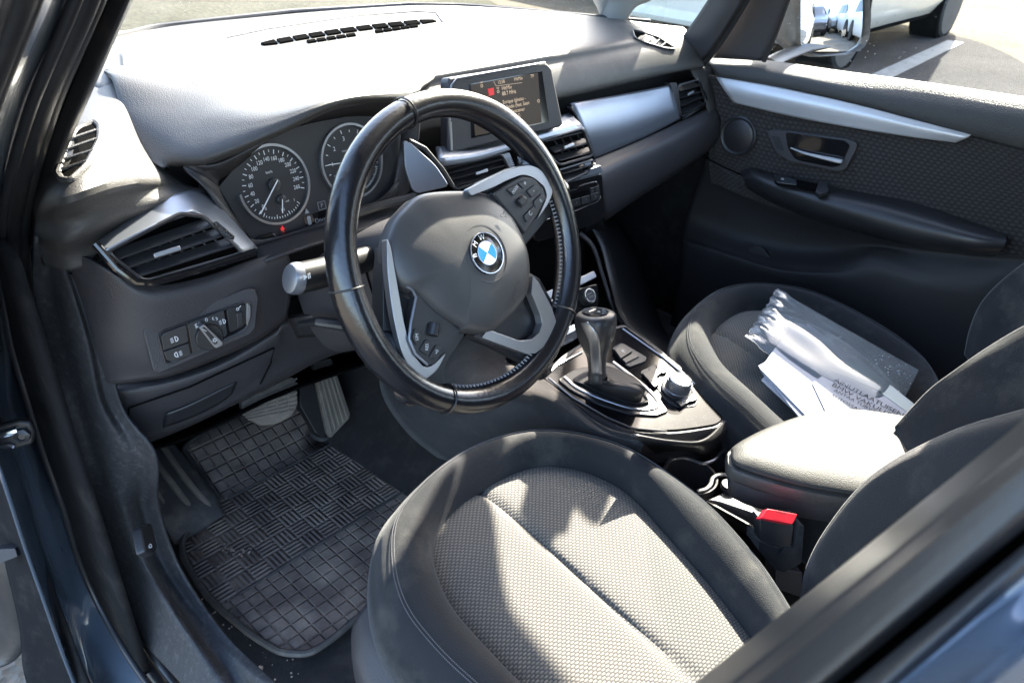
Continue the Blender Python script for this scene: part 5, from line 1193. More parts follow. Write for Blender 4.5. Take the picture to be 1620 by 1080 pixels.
seal([(36,-60,-.83),(24,0,-.832),(-6,85,-.836),(-36,170,-.84)],.007,'seal_lip','rubber')
strip([[(34,-60,-.835),(20,0,-.838),(-10,90,-.842),(-40,180,-.846)],[(14,-60,-.842),(2,0,-.845),(-28,90,-.85),(-60,180,-.852)],[(-20,-60,-.845),(-40,0,-.848),(-70,90,-.85),(-100,180,-.852)]],'door_frame',M['smooth'],body,20)
# sill paint continues under the seal, out of frame to the B pillar
MB().patch([[(-.70,.2,-.60),(-.70,-.2,-.60),(-.70,-.6,-.60)],[(-.745,.2,-.57),(-.745,-.2,-.57),(-.745,-.6,-.57)],[(-.80,.2,-.66),(-.80,-.2,-.66),(-.80,-.6,-.66)],[(-.84,.2,-.80),(-.84,-.2,-.80),(-.84,-.6,-.8)]],12,12).build('sill_panel',M['paint'],body,face=CAM,solid=.004) if False else None
# ================================================================ driver door (open, its hinge side)
dd=thing('driver_door','opened front left door seen edge-on at the far left of the frame','car door',(-.86,.42,-.5))
hg=[[A(-40,640,y=.42),A(0,730,y=.42),A(33,790,y=.40),A(67,890,y=.38),A(98,975,y=.36),A(116,1025,y=.34),A(140,1085,y=.32),A(160,1130,y=.30)],
    [A(-60,660,y=.46),A(-14,750,y=.46),A(14,812,y=.45),A(40,900,y=.43),A(66,985,y=.41),A(84,1040,y=.40),A(104,1090,y=.38),A(120,1130,y=.36)],
    [A(-90,680,y=.50),A(-40,770,y=.50),A(-8,835,y=.50),A(12,910,y=.48),A(30,990,y=.46),A(36,1056,y=.44),A(50,1104,y=.43),A(60,1140,y=.42)]]
MB().patch(hg,12,40).build('door_edge_trim',M['matte'],dd,face=CAM,solid=.004)
MB().patch([[A(-30,700,y=.505),A(-6,835,y=.505),A(14,910,y=.485),A(32,990,y=.465),A(26,1040,y=.46),A(-30,1060,y=.5)],[A(-140,700,y=.6),A(-90,860,y=.6),A(-80,940,y=.6),A(-80,1000,y=.6),A(-90,1045,y=.6),A(-110,1100,y=.6)]],6,24).build('door_panel_edge',M['rubber'],dd,face=CAM,solid=.004)
HP=Plane(A(25,685,x=-.805),(-.5,-.8,.2),(.7,-.4,-.2))
plate(MB(),[(-10,675),(30,665),(48,668),(55,685),(52,702),(20,712),(-10,718)],HP,.002,.010,.25).build('hinge_bracket',M['black'],dd,bevel=.003)
MB().lathe(HP.hit(36,688,.004),HP.n,[(.009,0),(.009,.004),(.005,.006),(.004,.004),(0,.004)],6).build('hinge_bolt',M['smooth'],dd)
MB().tube([HP.hit(-8,690,.004),HP.hit(14,684,.006),HP.hit(28,680,.006)],.004,8).tube([HP.hit(2,708,.006),HP.hit(14,705,.006),HP.hit(22,708,.006)],.003,6).build('hinge_spring',M['chrome'],dd)
plate(MB(),[(-10,868),(24,867),(28,880),(-10,895)],Plane(A(10,880,y=.44),(-.5,-.7,.4)),0,.02,.1).build('check_strap',M['panel'],dd,bevel=.002)
# ================================================================ B pillar (foreground right)
bp=thing('door_pillar','dark blue door pillar with rubber seals cutting across the bottom right corner','pillar',A(1500,1000,x=-.74))
def dcol(pts,dx): return pts
def line(a,b,xa,xb,n=6,ext=.35):
    """straight edge of the pillar through two view directions at real x"""
    P=A(a[0],a[1],x=xa);Q=A(b[0],b[1],x=xb);d=Q-P
    return [P-d*ext+d*((1+2*ext)*i/(n-1)) for i in range(n)]
def band(lines,name,mat,par=bp,nu=12,solid=.003):
    return MB().patch(lines,nu*(len(lines)-1),24).build(name,M[mat],par,face=CAM,solid=solid)
l0=line((1147,1080),(1620,700),-.728,-.700);l1=line((1168,1080),(1620,715),-.734,-.706);l2=line((1200,1080),(1620,742),-.744,-.716)
l3=line((1245,1080),(1620,778),-.748,-.720);l4=line((1292,1080),(1620,812),-.750,-.722);l5=line((1322,1080),(1620,836),-.745,-.717)
l6=line((1335,1080),(1620,848),-.735,-.708);l7=line((1352,1080),(1620,862),-.748,-.72);l8=line((1392,1080),(1620,892),-.752,-.724);l9=line((1420,1080),(1620,912),-.750,-.722);l10=line((1445,1080),(1620,935),-.752,-.724)
l11=line((1530,1080),(1620,1005),-.765,-.736);l12=line((1570,1080),(1640,1022),-.775,-.745);l13=line((1620,1080),(1680,1030),-.79,-.76);l14=line((1800,1080),(1900,1000),-.80,-.77)
lm=line((1100,1080),(1600,680),-.70,-.672)
band([lm,l0,l1,l2],'seal_lip','rubber');band([l2,l3,l4,l5],'door_seal','rubber');band([l5,l6,l7],'seal_groove','void');band([l7,l8,l9],'door_seal','rubber');band([l9,l10,l11,l12],'painted_post','paint')
band([l12,l13],'edge_strip','silverd');band([l13,l14],'painted_post','paint')
# ================================================================ PASSENGER DOOR
pd_=thing('passenger_door','far passenger door with woven panel, silver strip and dark armrest, window above','car door',(.72,0,-.5))
bl=[[A(1118,88,x=.735),A(1210,95,x=.738),A(1330,112,x=.738),A(1450,128,x=.738),A(1620,153,x=.738),A(1800,180,x=.738)],
    [A(1118,94,x=.715),A(1210,101,x=.715),A(1330,120,x=.715),A(1450,137,x=.715),A(1620,163,x=.715),A(1800,190,x=.715)],
    [A(1124,103,x=.69),A(1215,113,x=.69),A(1330,136,x=.69),A(1455,160,x=.69),A(1620,187,x=.69),A(1800,220,x=.69)],
    [A(1130,114,x=.683),A(1225,128,x=.683),A(1340,152,x=.683),A(1460,180,x=.683),A(1620,215,x=.683),A(1800,255,x=.683)],
    [A(1133,122,x=.688),A(1230,138,x=.688),A(1345,162,x=.688),A(1465,194,x=.688),A(1620,235,x=.688),A(1800,285,x=.688)],
    [A(1134,125,x=.70),A(1232,141,x=.70),A(1346,165,x=.70),A(1466,197,x=.70),A(1620,239,x=.70),A(1800,290,x=.70)]]
patchobj(bl,'belt_pad',M['belt'],pd_,30,60,.006)
st_=[[A(1132,121,x=.688),A(1230,138,x=.686),A(1345,163,x=.684),A(1460,193,x=.684),A(1536,213,x=.688)],
     [A(1145,142,x=.680),A(1240,158,x=.674),A(1345,179,x=.674),A(1450,202,x=.676),A(1528,219,x=.684)],
     [A(1160,163,x=.686),A(1245,183,x=.682),A(1345,202,x=.680),A(1440,217,x=.682),A(1512,226,x=.690)]]
patchobj(st_,'silver_strip',M['strip'],pd_,14,50,.003)
dc=MB().patch([[A(1118,118,x=.698),A(1230,140,x=.697),A(1345,165,x=.697),A(1470,198,x=.697),A(1640,244,x=.697),A(1760,270,x=.697)],
    [A(1120,170,x=.698),A(1230,200,x=.698),A(1345,215,x=.698),A(1470,245,x=.698),A(1640,285,x=.698),A(1760,310,x=.698)],
    [A(1122,250,x=.698),A(1230,285,x=.698),A(1345,300,x=.698),A(1470,320,x=.698),A(1640,350,x=.698),A(1760,370,x=.698)],
    [A(1125,290,x=.70),A(1230,330,x=.70),A(1345,360,x=.70),A(1470,385,x=.70),A(1640,420,x=.70),A(1760,440,x=.70)]],24,40).build('woven_panel',M['doorcloth'],pd_,face=CAM,solid=.004)
SPk=Plane(A(1168,215,x=.694),(-1,0,.05),(0,-1,0))
MB().lathe(SPk.o,SPk.n,[(.044,0),(.044,.003),(.041,.005),(.037,.0035),(.036,.002),(.030,.0045),(0,.006)],48).build('speaker_grille',M['smooth'],pd_)
DPn=Plane(A(1285,240,x=.690),(-1,0,.06),(0,-1,0))
hb_=plate(MB(),[(1213,208),(1222,205),(1340,219),(1356,226),(1355,236),(1338,268),(1325,272),(1250,256),(1228,243)],DPn,.002,.008,.25).build('handle_bezel',M['panel'],pd_,bevel=.0015)
plate(MB(),[(1242,208),(1335,222),(1345,230),(1330,262),(1316,265),(1258,253),(1246,235)],DPn,.004,.003,.3).build('handle_recess',M['glosscl'],hb_,bevel=.0008)
plate(MB(),[(1219,214),(1232,216),(1241,240),(1228,236)],DPn,.004,.003,.2).build('lock_button',M['smooth'],hb_,bevel=.0008)
MB().tube(crom([DPn.hit(1251,234,.012),DPn.hit(1272,242,.016),DPn.hit(1300,249,.018),DPn.hit(1332,256,.016)],14),[.002,.0025,.003,.0035,.004,.0045,.005,.0055,.006,.0065,.007,.0075,.0075,.007],10,flat=.6).build('door_handle',M['strip'],hb_)
arp=[[A(1172,272,x=.695),A(1190,266,x=.695),A(1230,276,x=.695),A(1300,292,x=.695),A(1380,308,x=.695),A(1450,322,x=.695),A(1540,352,x=.695),A(1592,372,x=.695)],
     [A(1173,275,x=.67),A(1192,273,x=.66),A(1230,284,x=.655),A(1300,303,x=.652),A(1380,320,x=.65),A(1450,338,x=.65),A(1540,362,x=.652),A(1592,376,x=.66)],
     [A(1176,282,x=.655),A(1200,286,x=.642),A(1240,300,x=.635),A(1310,322,x=.63),A(1390,343,x=.628),A(1460,360,x=.628),A(1540,376,x=.63),A(1591,384,x=.645)],
     [A(1180,294,x=.66),A(1208,305,x=.645),A(1250,322,x=.638),A(1320,345,x=.633),A(1400,366,x=.63),A(1465,381,x=.63),A(1540,393,x=.632),A(1585,396,x=.648)],
     [A(1185,300,x=.675),A(1212,314,x=.668),A(1255,332,x=.66),A(1325,355,x=.655),A(1405,376,x=.652),A(1465,390,x=.652),A(1540,401,x=.655),A(1578,402,x=.67)],
     [A(1188,302,x=.695),A(1215,318,x=.695),A(1260,338,x=.695),A(1328,360,x=.695),A(1408,382,x=.695),A(1466,394,x=.695),A(1540,405,x=.695),A(1575,404,x=.695)]]
am=MB().patch(arp,30,60).build('armrest',M['smooth'],pd_,face=CAM)
ART=Plane(A(1290,292,x=.665),(-.25,0,.97),(0,-1,0))
plate(MB(),[(1222,275),(1258,281),(1262,292),(1228,288)],ART,.010,.008,.2).build('window_switch',M['glosscl'],am,bevel=.001)
plate(MB(),[(1258,284),(1300,292),(1300,302),(1262,294)],ART,.006,.004,.2).build('grab_recess',M['void'],am)
plate(MB(),[(1296,286),(1308,289),(1312,302),(1296,307),(1290,303)],ART,.012,.010,.2).build('grab_edge',M['smooth'],am,bevel=.001)
q=ART.hit(1238,283,.0105);MB().ring(Plane(q,ART.n),0,0,.0025,.0008,0,.0004,12).build('symbol',M['white'],am,smooth=False)
lo=[[A(1118,250,x=.697),A(1180,290,x=.697),A(1250,330,x=.697),A(1330,358,x=.697),A(1410,380,x=.697),A(1470,392,x=.697),A(1560,402,x=.697),A(1640,405,x=.697)],
    [A(1100,300,x=.72),A(1170,325,x=.725),A(1250,360,x=.73),A(1330,380,x=.73),A(1400,390,x=.71),A(1470,400,x=.70),A(1560,410,x=.698),A(1640,414,x=.698)],
    [A(1085,340,x=.72),A(1160,370,x=.73),A(1240,392,x=.735),A(1320,400,x=.73),A(1390,395,x=.70),A(1465,420,x=.685),A(1550,430,x=.685),A(1620,434,x=.69)],
    [A(1080,372,x=.69),A(1150,395,x=.685),A(1230,420,x=.68),A(1320,426,x=.675),A(1380,412,x=.675),A(1455,437,x=.672),A(1540,455,x=.675),A(1600,460,x=.69)],
    [A(1080,385,x=.672),A(1150,408,x=.668),A(1230,433,x=.665),A(1320,442,x=.662),A(1390,440,x=.665),A(1450,460,x=.668),A(1530,485,x=.675),A(1585,495,x=.69)],
    [A(1075,430,x=.68),A(1145,450,x=.68),A(1225,480,x=.68),A(1315,500,x=.68),A(1385,515,x=.68),A(1440,530,x=.68),A(1510,545,x=.685),A(1560,555,x=.69)],
    [A(1060,520,x=.70),A(1130,560,x=.70),A(1210,600,x=.70),A(1300,620,x=.70),A(1370,640,x=.70),A(1430,650,x=.70),A(1490,640,x=.70),A(1540,640,x=.70)]]
patchobj(lo,'lower_panel',M['pocketcloth'],pd_,40,60,.006)
MB().tube(crom([A(1110,246,x=.690),A(1140,262,x=.689),A(1180,280,x=.689)],12),.0016,6).build('panel_seam',M['void'],pd_)
plate(MB(),[(1182,395),(1192,388),(1206,392),(1216,404),(1224,422),(1180,412)],Plane(A(1200,405,x=.70),(-1,0,.1),(0,-1,0)),0,.01,.2).build('pocket_bottle_holder',M['smooth'],pd_,bevel=.001)
# rear edge of the door, B pillar inside on the far side
strip([[(1650,330,.70),(1600,400,.70),(1560,470,.70),(1520,560,.70),(1470,650,.70)],[(1700,330,.76),(1650,400,.76),(1600,470,.76),(1560,560,.76),(1500,650,.76)]],'door_edge',M['black'],pd_,20)
MB().patch([[(.735,-.40,-.66),(.735,-.40,-.2),(.72,-.44,.1),(.66,-.50,.46)],[(.735,-.62,-.66),(.735,-.62,-.2),(.72,-.64,.1),(.66,-.68,.46)]],6,20).build('centre_pillar',M['black'],body,face=CAM,solid=.05)
# window glass
gA=A(1118,86,x=.74);gB=A(1800,180,x=.74)
MB().patch([[Vector((.742,.36,gA.z+.0)),Vector((.742,0,.072)),Vector((.742,-.5,.06))],[Vector((.715,.18,.25)),Vector((.715,0,.25)),Vector((.715,-.5,.25))],[Vector((.665,.0,.43)),Vector((.665,-.1,.45)),Vector((.665,-.5,.46))]],8,12).build('window_glass',M['sideglass'],pd_,face=CAM)
# sail panel and pillars on the far side
tri_=[A(1120,92,x=.70),A(1210,97,x=.715),A(1222,70,x=.712),A(1258,-40,x=.68),A(1300,-160,x=.64),A(1260,-160,x=.63),A(1190,-30,x=.665),A(1160,35,x=.69)]
n_s=(tri_[3]-tri_[0]).cross(tri_[1]-tri_[0]).normalized();n_s=n_s if n_s.x<0 else -n_s
MB().patch([[A(1122,92,x=.700),A(1160,94,x=.702),A(1206,97,x=.708)],[A(1160,35,x=.690),A(1190,40,x=.692),A(1222,62,x=.698)],[A(1195,-30,x=.668),A(1225,-28,x=.67),A(1252,-20,x=.675)],[A(1265,-160,x=.62),A(1285,-160,x=.62),A(1300,-160,x=.625)]],20,10).build('mirror_sail_panel',M['panel'],pd_,face=CAM,solid=.012)
MB().tube(crom([A(1208,97,x=.712),A(1228,50,x=.703),A(1253,-20,x=.68),A(1300,-160,x=.63)],20),.006,8).build('window_seal',M['rubber'],pd_)
# A pillar rear leg (interior trim)
def pillar(rows,name,mat='panel'): return MB().patch(rows,30,12).build(name,M[mat],body,face=CAM,solid=.02)
pillar([[A(1066,76,x=.66),A(1085,88,x=.655),A(1108,97,x=.66)],[A(1084,52,x=.652),A(1102,66,x=.645),A(1122,82,x=.65)],[A(1110,15,x=.64),A(1132,30,x=.632),A(1152,38,x=.638)],[A(1137,-30,x=.625),A(1160,-24,x=.618),A(1185,-20,x=.62)],[A(1215,-180,x=.575),A(1240,-180,x=.57),A(1265,-180,x=.575)]],'quarter_pillar')
MB().tube(crom([A(1112,99,x=.675),A(1128,80,x=.67),A(1157,36,x=.655),A(1190,-22,x=.64),A(1270,-180,x=.6)],30),.010,10).build('door_seal',M['rubber'],body)
# front leg of the A pillar between windscreen and quarter window
fl0=A(956,30,x=.61);fl1=A(992,44,x=.64)
pillar([[A(950,27,x=.60),A(972,36,x=.605),A(998,52,x=.63)],[A(944,12,x=.60),A(968,22,x=.60),A(992,36,x=.62)],[A(938,0,x=.595),A(975,4,x=.595),A(1006,12,x=.61)],[A(936,-30,x=.585),A(990,-26,x=.58),A(1045,-12,x=.60)],[A(1010,-150,x=.52),A(1060,-140,x=.53),A(1120,-120,x=.56)]],'windscreen_pillar','headliner')
# quarter glass
MB().patch([[A(1000,48,x=.668),A(1070,80,x=.672)],[A(1000,20,x=.655),A(1090,50,x=.665)],[A(1040,-60,x=.63),A(1150,-40,x=.64)]],6,6).build('quarter_glass',M['sideglass'],body,face=CAM)
# windscreen
ws=[]
for x in np.linspace(-.70,.70,21):
    y0=yws(x)+.03;ax_=abs(x)
    top_y=.16+.15*(abs(x)/.70)**3;k_=1
    xt=x*.86
    ws.append([(x,y0,.105),(x+(xt-x)*.5,(y0*.5+top_y*.5)+.015,.33),(xt,top_y,.625-.14*(abs(x)/.7)**2.5)])
MB().patch(ws,60,14).build('windscreen',M['glass'],body,face=CAM)
bs=MB();bs.tube([Vector((x,yws(x)+.012,.118-.006*(abs(x)/.7))) for x in np.linspace(-.70,.66,50)],.006,8);bs.build('windscreen_seal',M['rubber'],body)
# ROOF, header, driver side A pillar upper, rear shell
RZ=.50
roof=[]
for y in (.15,-.1,-.5,-1.0,-1.6,-2.1):
    zc_=.63+.02*math.exp(-((y+.6)/.8)**2)-(.10 if y<-2 else 0)
    dy=0 if y<0 else 1
    roof.append([(x,y+(.15*(abs(x)/.62)**3 if y>.1 else 0),zc_-(.15 if y>.1 else .085)*(abs(x)/.62)**2.5) for x in(-.62,-.45,-.2,0,.2,.45,.62)])
MB().patch(roof,30,24).build('roof',[M['headliner']],body,face=Vector((0,-.5,-1)),solid=.035)
MB().tube(crom([(-.655,.46,.10),(-.655,.28,.24),(-.635,.12,.36),(-.615,-.02,.44),(-.60,-.3,.475),(-.60,-.65,.48),(-.60,-2.0,.42)],50),.026,12).build('roof_rail',M['panel'],body)
MB().tube(crom([(.615,.36,.385),(.62,.26,.462),(.615,.17,.522),(.61,.10,.531),(.61,-.14,.535),(.61,-.4,.535),(.61,-.65,.535),(.60,-2.0,.42)],30),.026,12).build('roof_rail',M['panel'],body)
MB().patch([[(.735,-.62,-.66),(.735,-1.3,-.66),(.70,-2.1,-.6)],[(.74,-.62,-.2),(.74,-1.3,-.2),(.72,-2.1,-.2)],[(.73,-.62,.08),(.73,-1.3,.10),(.70,-2.1,.12)]],8,8).build('rear_side_panel',M['panel'],body,face=CAM,solid=.03)
MB().patch([[(-.735,-.70,-.66),(-.735,-1.3,-.66),(-.70,-2.1,-.6)],[(-.74,-.70,-.2),(-.74,-1.3,-.2),(-.72,-2.1,-.2)],[(-.73,-.70,.08),(-.73,-1.3,.10),(-.70,-2.1,.12)]],8,8).build('rear_side_panel',M['panel'],body,face=Vector((0,-1.3,0)),solid=.03)
MB().patch([[(-.7,-2.1,-.6),(0,-2.1,-.6),(.7,-2.1,-.6)],[(-.7,-2.15,.1),(0,-2.15,.1),(.7,-2.15,.1)]],4,4).build('tailgate_panel',M['panel'],body,face=CAM,solid=.03)
# bonnet in front of the windscreen, low
MB().patch([[(-.72,.60,.02),(-.4,.93,.04),(0,.99,.05),(.4,.93,.04),(.72,.60,.02)],[(-.74,1.1,-.02),(-.4,1.2,.02),(0,1.25,.03),(.4,1.2,.02),(.74,1.1,-.02)],[(-.72,1.7,-.12),(-.4,1.8,-.08),(0,1.85,-.07),(.4,1.8,-.08),(.72,1.7,-.12)]],12,24).build('bonnet',M['paint'],body,face=Vector((0,1.2,3)),solid=.01)
MB().patch([[(.76,.55,.02),(.78,1.1,-.03),(.76,1.7,-.15)],[(.84,.6,-.25),(.86,1.1,-.25),(.82,1.75,-.3)],[(.84,.6,-.65),(.86,1.1,-.3),(.82,1.75,-.65)]],8,16).build('wing',M['paint'],body,face=Vector((4,1,0)),solid=.01)
MB().patch([[(.75,.50,.06),(.752,-.1,.05),(.752,-2.0,.08)],[(.82,.5,-.25),(.84,-.1,-.25),(.82,-2.0,-.2)],[(.80,.5,-.72),(.82,-.1,-.72),(.8,-2.0,-.7)]],8,16).build('outer_skin',M['paint'],body,face=Vector((4,1,0)),solid=.01)
# ================================================================ door mirror
mr=thing('wing_mirror','grey exterior mirror on the passenger door reflecting parked cars','wing mirror',A(1320,60,x=.98))
mx_=.985
MN_in=(A(1318,45,x=mx_)-CAM).normalized()
tgt=Vector((.46,-.885,-.035)).normalized()
mn=(tgt-MN_in).normalized()
MR=Plane(A(1316,42,x=mx_),mn,(0,0,0) if False else (1,0,0))
hp_=[(1262,-30),(1262,70),(1270,84),(1292,91),(1345,88),(1368,76),(1376,60),(1379,20),(1374,-10),(1360,-35)]
gp__=[(1271,-25),(1270,62),(1277,74),(1295,81),(1340,79),(1356,70),(1362,56),(1364,20),(1360,-5),(1348,-26)]
ho=PX(hp_,MR,.004);R1=rounded(ho,.3,3);cc_=sum(R1,Vector())/len(R1)
def mring(s_,d): return [cc_+(p-cc_)*s_-mn*d for p in R1]
MB().grid([mring(.86,.016),mring(.90,.004),mring(.96,-.003),mring(1.0,.004),mring(1.03,.02),mring(1.0,.06),mring(.85,.10),mring(.5,.125),mring(.05,.13)],closev=True).build('mirror_housing',M['housing'],mr)
mgr=[];q4=[MR.hit(*p,.003) for p in((1266,-24),(1367,-24),(1367,82),(1266,82))];gc=sum(q4,Vector())/4
for i in range(25):
    row=[]
    for j in range(25):
        q=q4[0].lerp(q4[1],j/24).lerp(q4[3].lerp(q4[2],j/24),i/24);row.append(q-mn*((q-gc).length_squared/(2*1.15)))
    mgr.append(row)
MB().grid(mgr).build('mirror_glass',M['mirrorglass'],mr,face=CAM,angle=180)
MB().grid([[q for q in crom([c+o for o in(Vector((0,.022,.0)),Vector((0,0,.012)),Vector((0,-.022,0)),Vector((0,0,-.012)))],16,True)] for c in(A(1215,100,x=.76),A(1240,88,x=.84),A(1272,76,x=.92),A(1300,72,x=.99))],closev=True,capu=True).build('mirror_arm',M['housing'],mr)
# ================================================================ OUTSIDE
GZ=-.95
def gmat(name,c1,c2,scale,speck,bump=.6,streak=None):
    m,nt,b=newmat(name);N=nt.nodes.new;L=nt.links.new;b.inputs['Roughness'].default_value=1;b.inputs['Specular IOR Level'].default_value=.08
    tc=N('ShaderNodeTexCoord')
    n=N('ShaderNodeTexNoise');n.inputs['Scale'].default_value=scale;n.inputs['Detail'].default_value=10;n.inputs['Roughness'].default_value=.7;L(tc.outputs['Object'],n.inputs[0])
    v=N('ShaderNodeTexVoronoi');v.inputs['Scale'].default_value=speck;L(tc.outputs['Object'],v.inputs[0])
    f=N('ShaderNodeMapRange');f.inputs[1].default_value=.35;f.inputs[2].default_value=.68;L(n.outputs[0],f.inputs[0])
    c=mixc(nt,f.outputs[0],c1,c2)
    g=N('ShaderNodeMapRange');g.inputs[1].default_value=.0;g.inputs[2].default_value=1;g.inputs[3].default_value=.65;g.inputs[4].default_value=1.35;L(v.outputs['Color'],g.inputs[0])
    x=N('ShaderNodeVectorMath');x.operation='SCALE';L(c,x.inputs[0]);L(g.outputs[0],x.inputs['Scale']);L(x.outputs[0],b.inputs['Base Color'])
    bp=N('ShaderNodeBump');bp.inputs['Strength'].default_value=bump;bp.inputs['Distance'].default_value=.01;L(v.outputs[0],bp.inputs['Height']);L(bp.outputs[0],b.inputs['Normal'])
    return m
M['shaded_asphalt']=gmat('shaded_asphalt',(.022,.022,.024),(.040,.039,.040),.9,60)  # shade lying over this part of the lot, put into the colour
M['dusty']=gmat('dusty_asphalt',(.13,.115,.095),(.20,.18,.15),.9,60)
M['sand']=gmat('sandy_gravel',(.068,.059,.043),(.105,.093,.071),1.6,45)
M['verge']=gmat('dry_verge',(.030,.031,.020),(.065,.062,.047),.7,25)
def sheet(name,P,mat,z,kind='structure'):
    o=MB().add([(x,y,z) for x,y in P],[tuple(range(len(P)))],[(0,0)]*len(P)).build(name,mat,None,smooth=False,face=Vector((0,0,50)));return tag(o,kind=kind)
sheet('ground',[(-300,-300),(300,-300),(300,300),(-300,300)],M['verge'],GZ-.008)
ed_=[A(u,v,z=GZ) for u,v in((1340,62),(1400,50),(1470,52),(1520,58),(1560,70),(1600,88),(1640,112),(1680,150),(1760,230),(1800,330))]  # edge of the dark sheet, drawn where the cast shadow ends
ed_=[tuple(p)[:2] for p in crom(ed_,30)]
sheet('shaded_lot',[(1.2,-3.4),(4.5,-3.4),(4.6,-.6)]+ed_[::-1]+[(6.2,6.2),(6,5.4),(1.2,5.3)],M['shaded_asphalt'],GZ-.004)
sheet('lot_driver_side',[(-14,-3.4),(1.2,-3.4),(1.2,5.3),(-14,5.2)],M['dusty'],GZ-.004)
sheet('lot_behind',[(-30,-60),(40,-60),(40,-.2),(4.5,-.55),(4.5,-3.4),(-30,-3.4)],M['dusty'],GZ-.005)
gravel=[(6.6,2.55),(9.0,2.45),(9.3,-12),(26,-12),(26,6),(16,7.0),(6.5,4.2)]
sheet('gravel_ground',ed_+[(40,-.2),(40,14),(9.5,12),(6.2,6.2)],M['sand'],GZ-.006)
def stripe(a,b,w=.13,label=None,grp=None):
    a=Vector((*a,0));b=Vector((*b,0));d=(b-a).normalized();n=Vector((-d.y,d.x,0))*w/2
    o=sheet('parking_line',[tuple((a+n)[:2]),tuple((b+n)[:2]),tuple((b-n)[:2]),tuple((a-n)[:2])],M['linepaint'],GZ+.004);tag(o,label,None,grp);return o
sA=A(1395,121,z=GZ);sB=A(1512,66,z=GZ)
d_=(sB-sA).normalized()
stripe((sA-d_*2.2)[:2],sB[:2],.17)
for i in range(6): stripe((2.6+i*0,-3.2-i*2.6),(7.6,-3.2-i*2.6+.4),.13)
stripe((7.6,-2.8),(7.6,-20),.13)
# ---- wall
w0=A(1022,10,z=GZ);w1=A(1112,27,z=GZ);wd=(w1-w0).normalized()
wn=Vector((-wd.y,wd.x,0));wn=wn if wn.dot(w0-CAM)>0 else -wn
for k_,lab in zip(range(-3,1),['concrete wall block furthest left along the lot edge','second concrete wall block from the left, behind the windscreen pillar','pale concrete wall block left of the joint in the quarter window','short concrete wall block right of the joint in the quarter window']):
    jo=A(1062,18,z=GZ);jo=w0+wd*((jo-w0).dot(wd))
    L_=2.4;a=jo+wd*(k_*L_+.012);b=jo+wd*((k_+1)*L_-.012) if k_<0 else jo+wd*.62
    t=thing('wall_block',lab,'concrete wall',a,'concrete wall blocks at the lot edge')
    m_=MB();m_.prism([a,b,b+UP*1.1,a+UP*1.1],-wn,.35);m_.build('block',M['wallc'],t,bevel=.02)
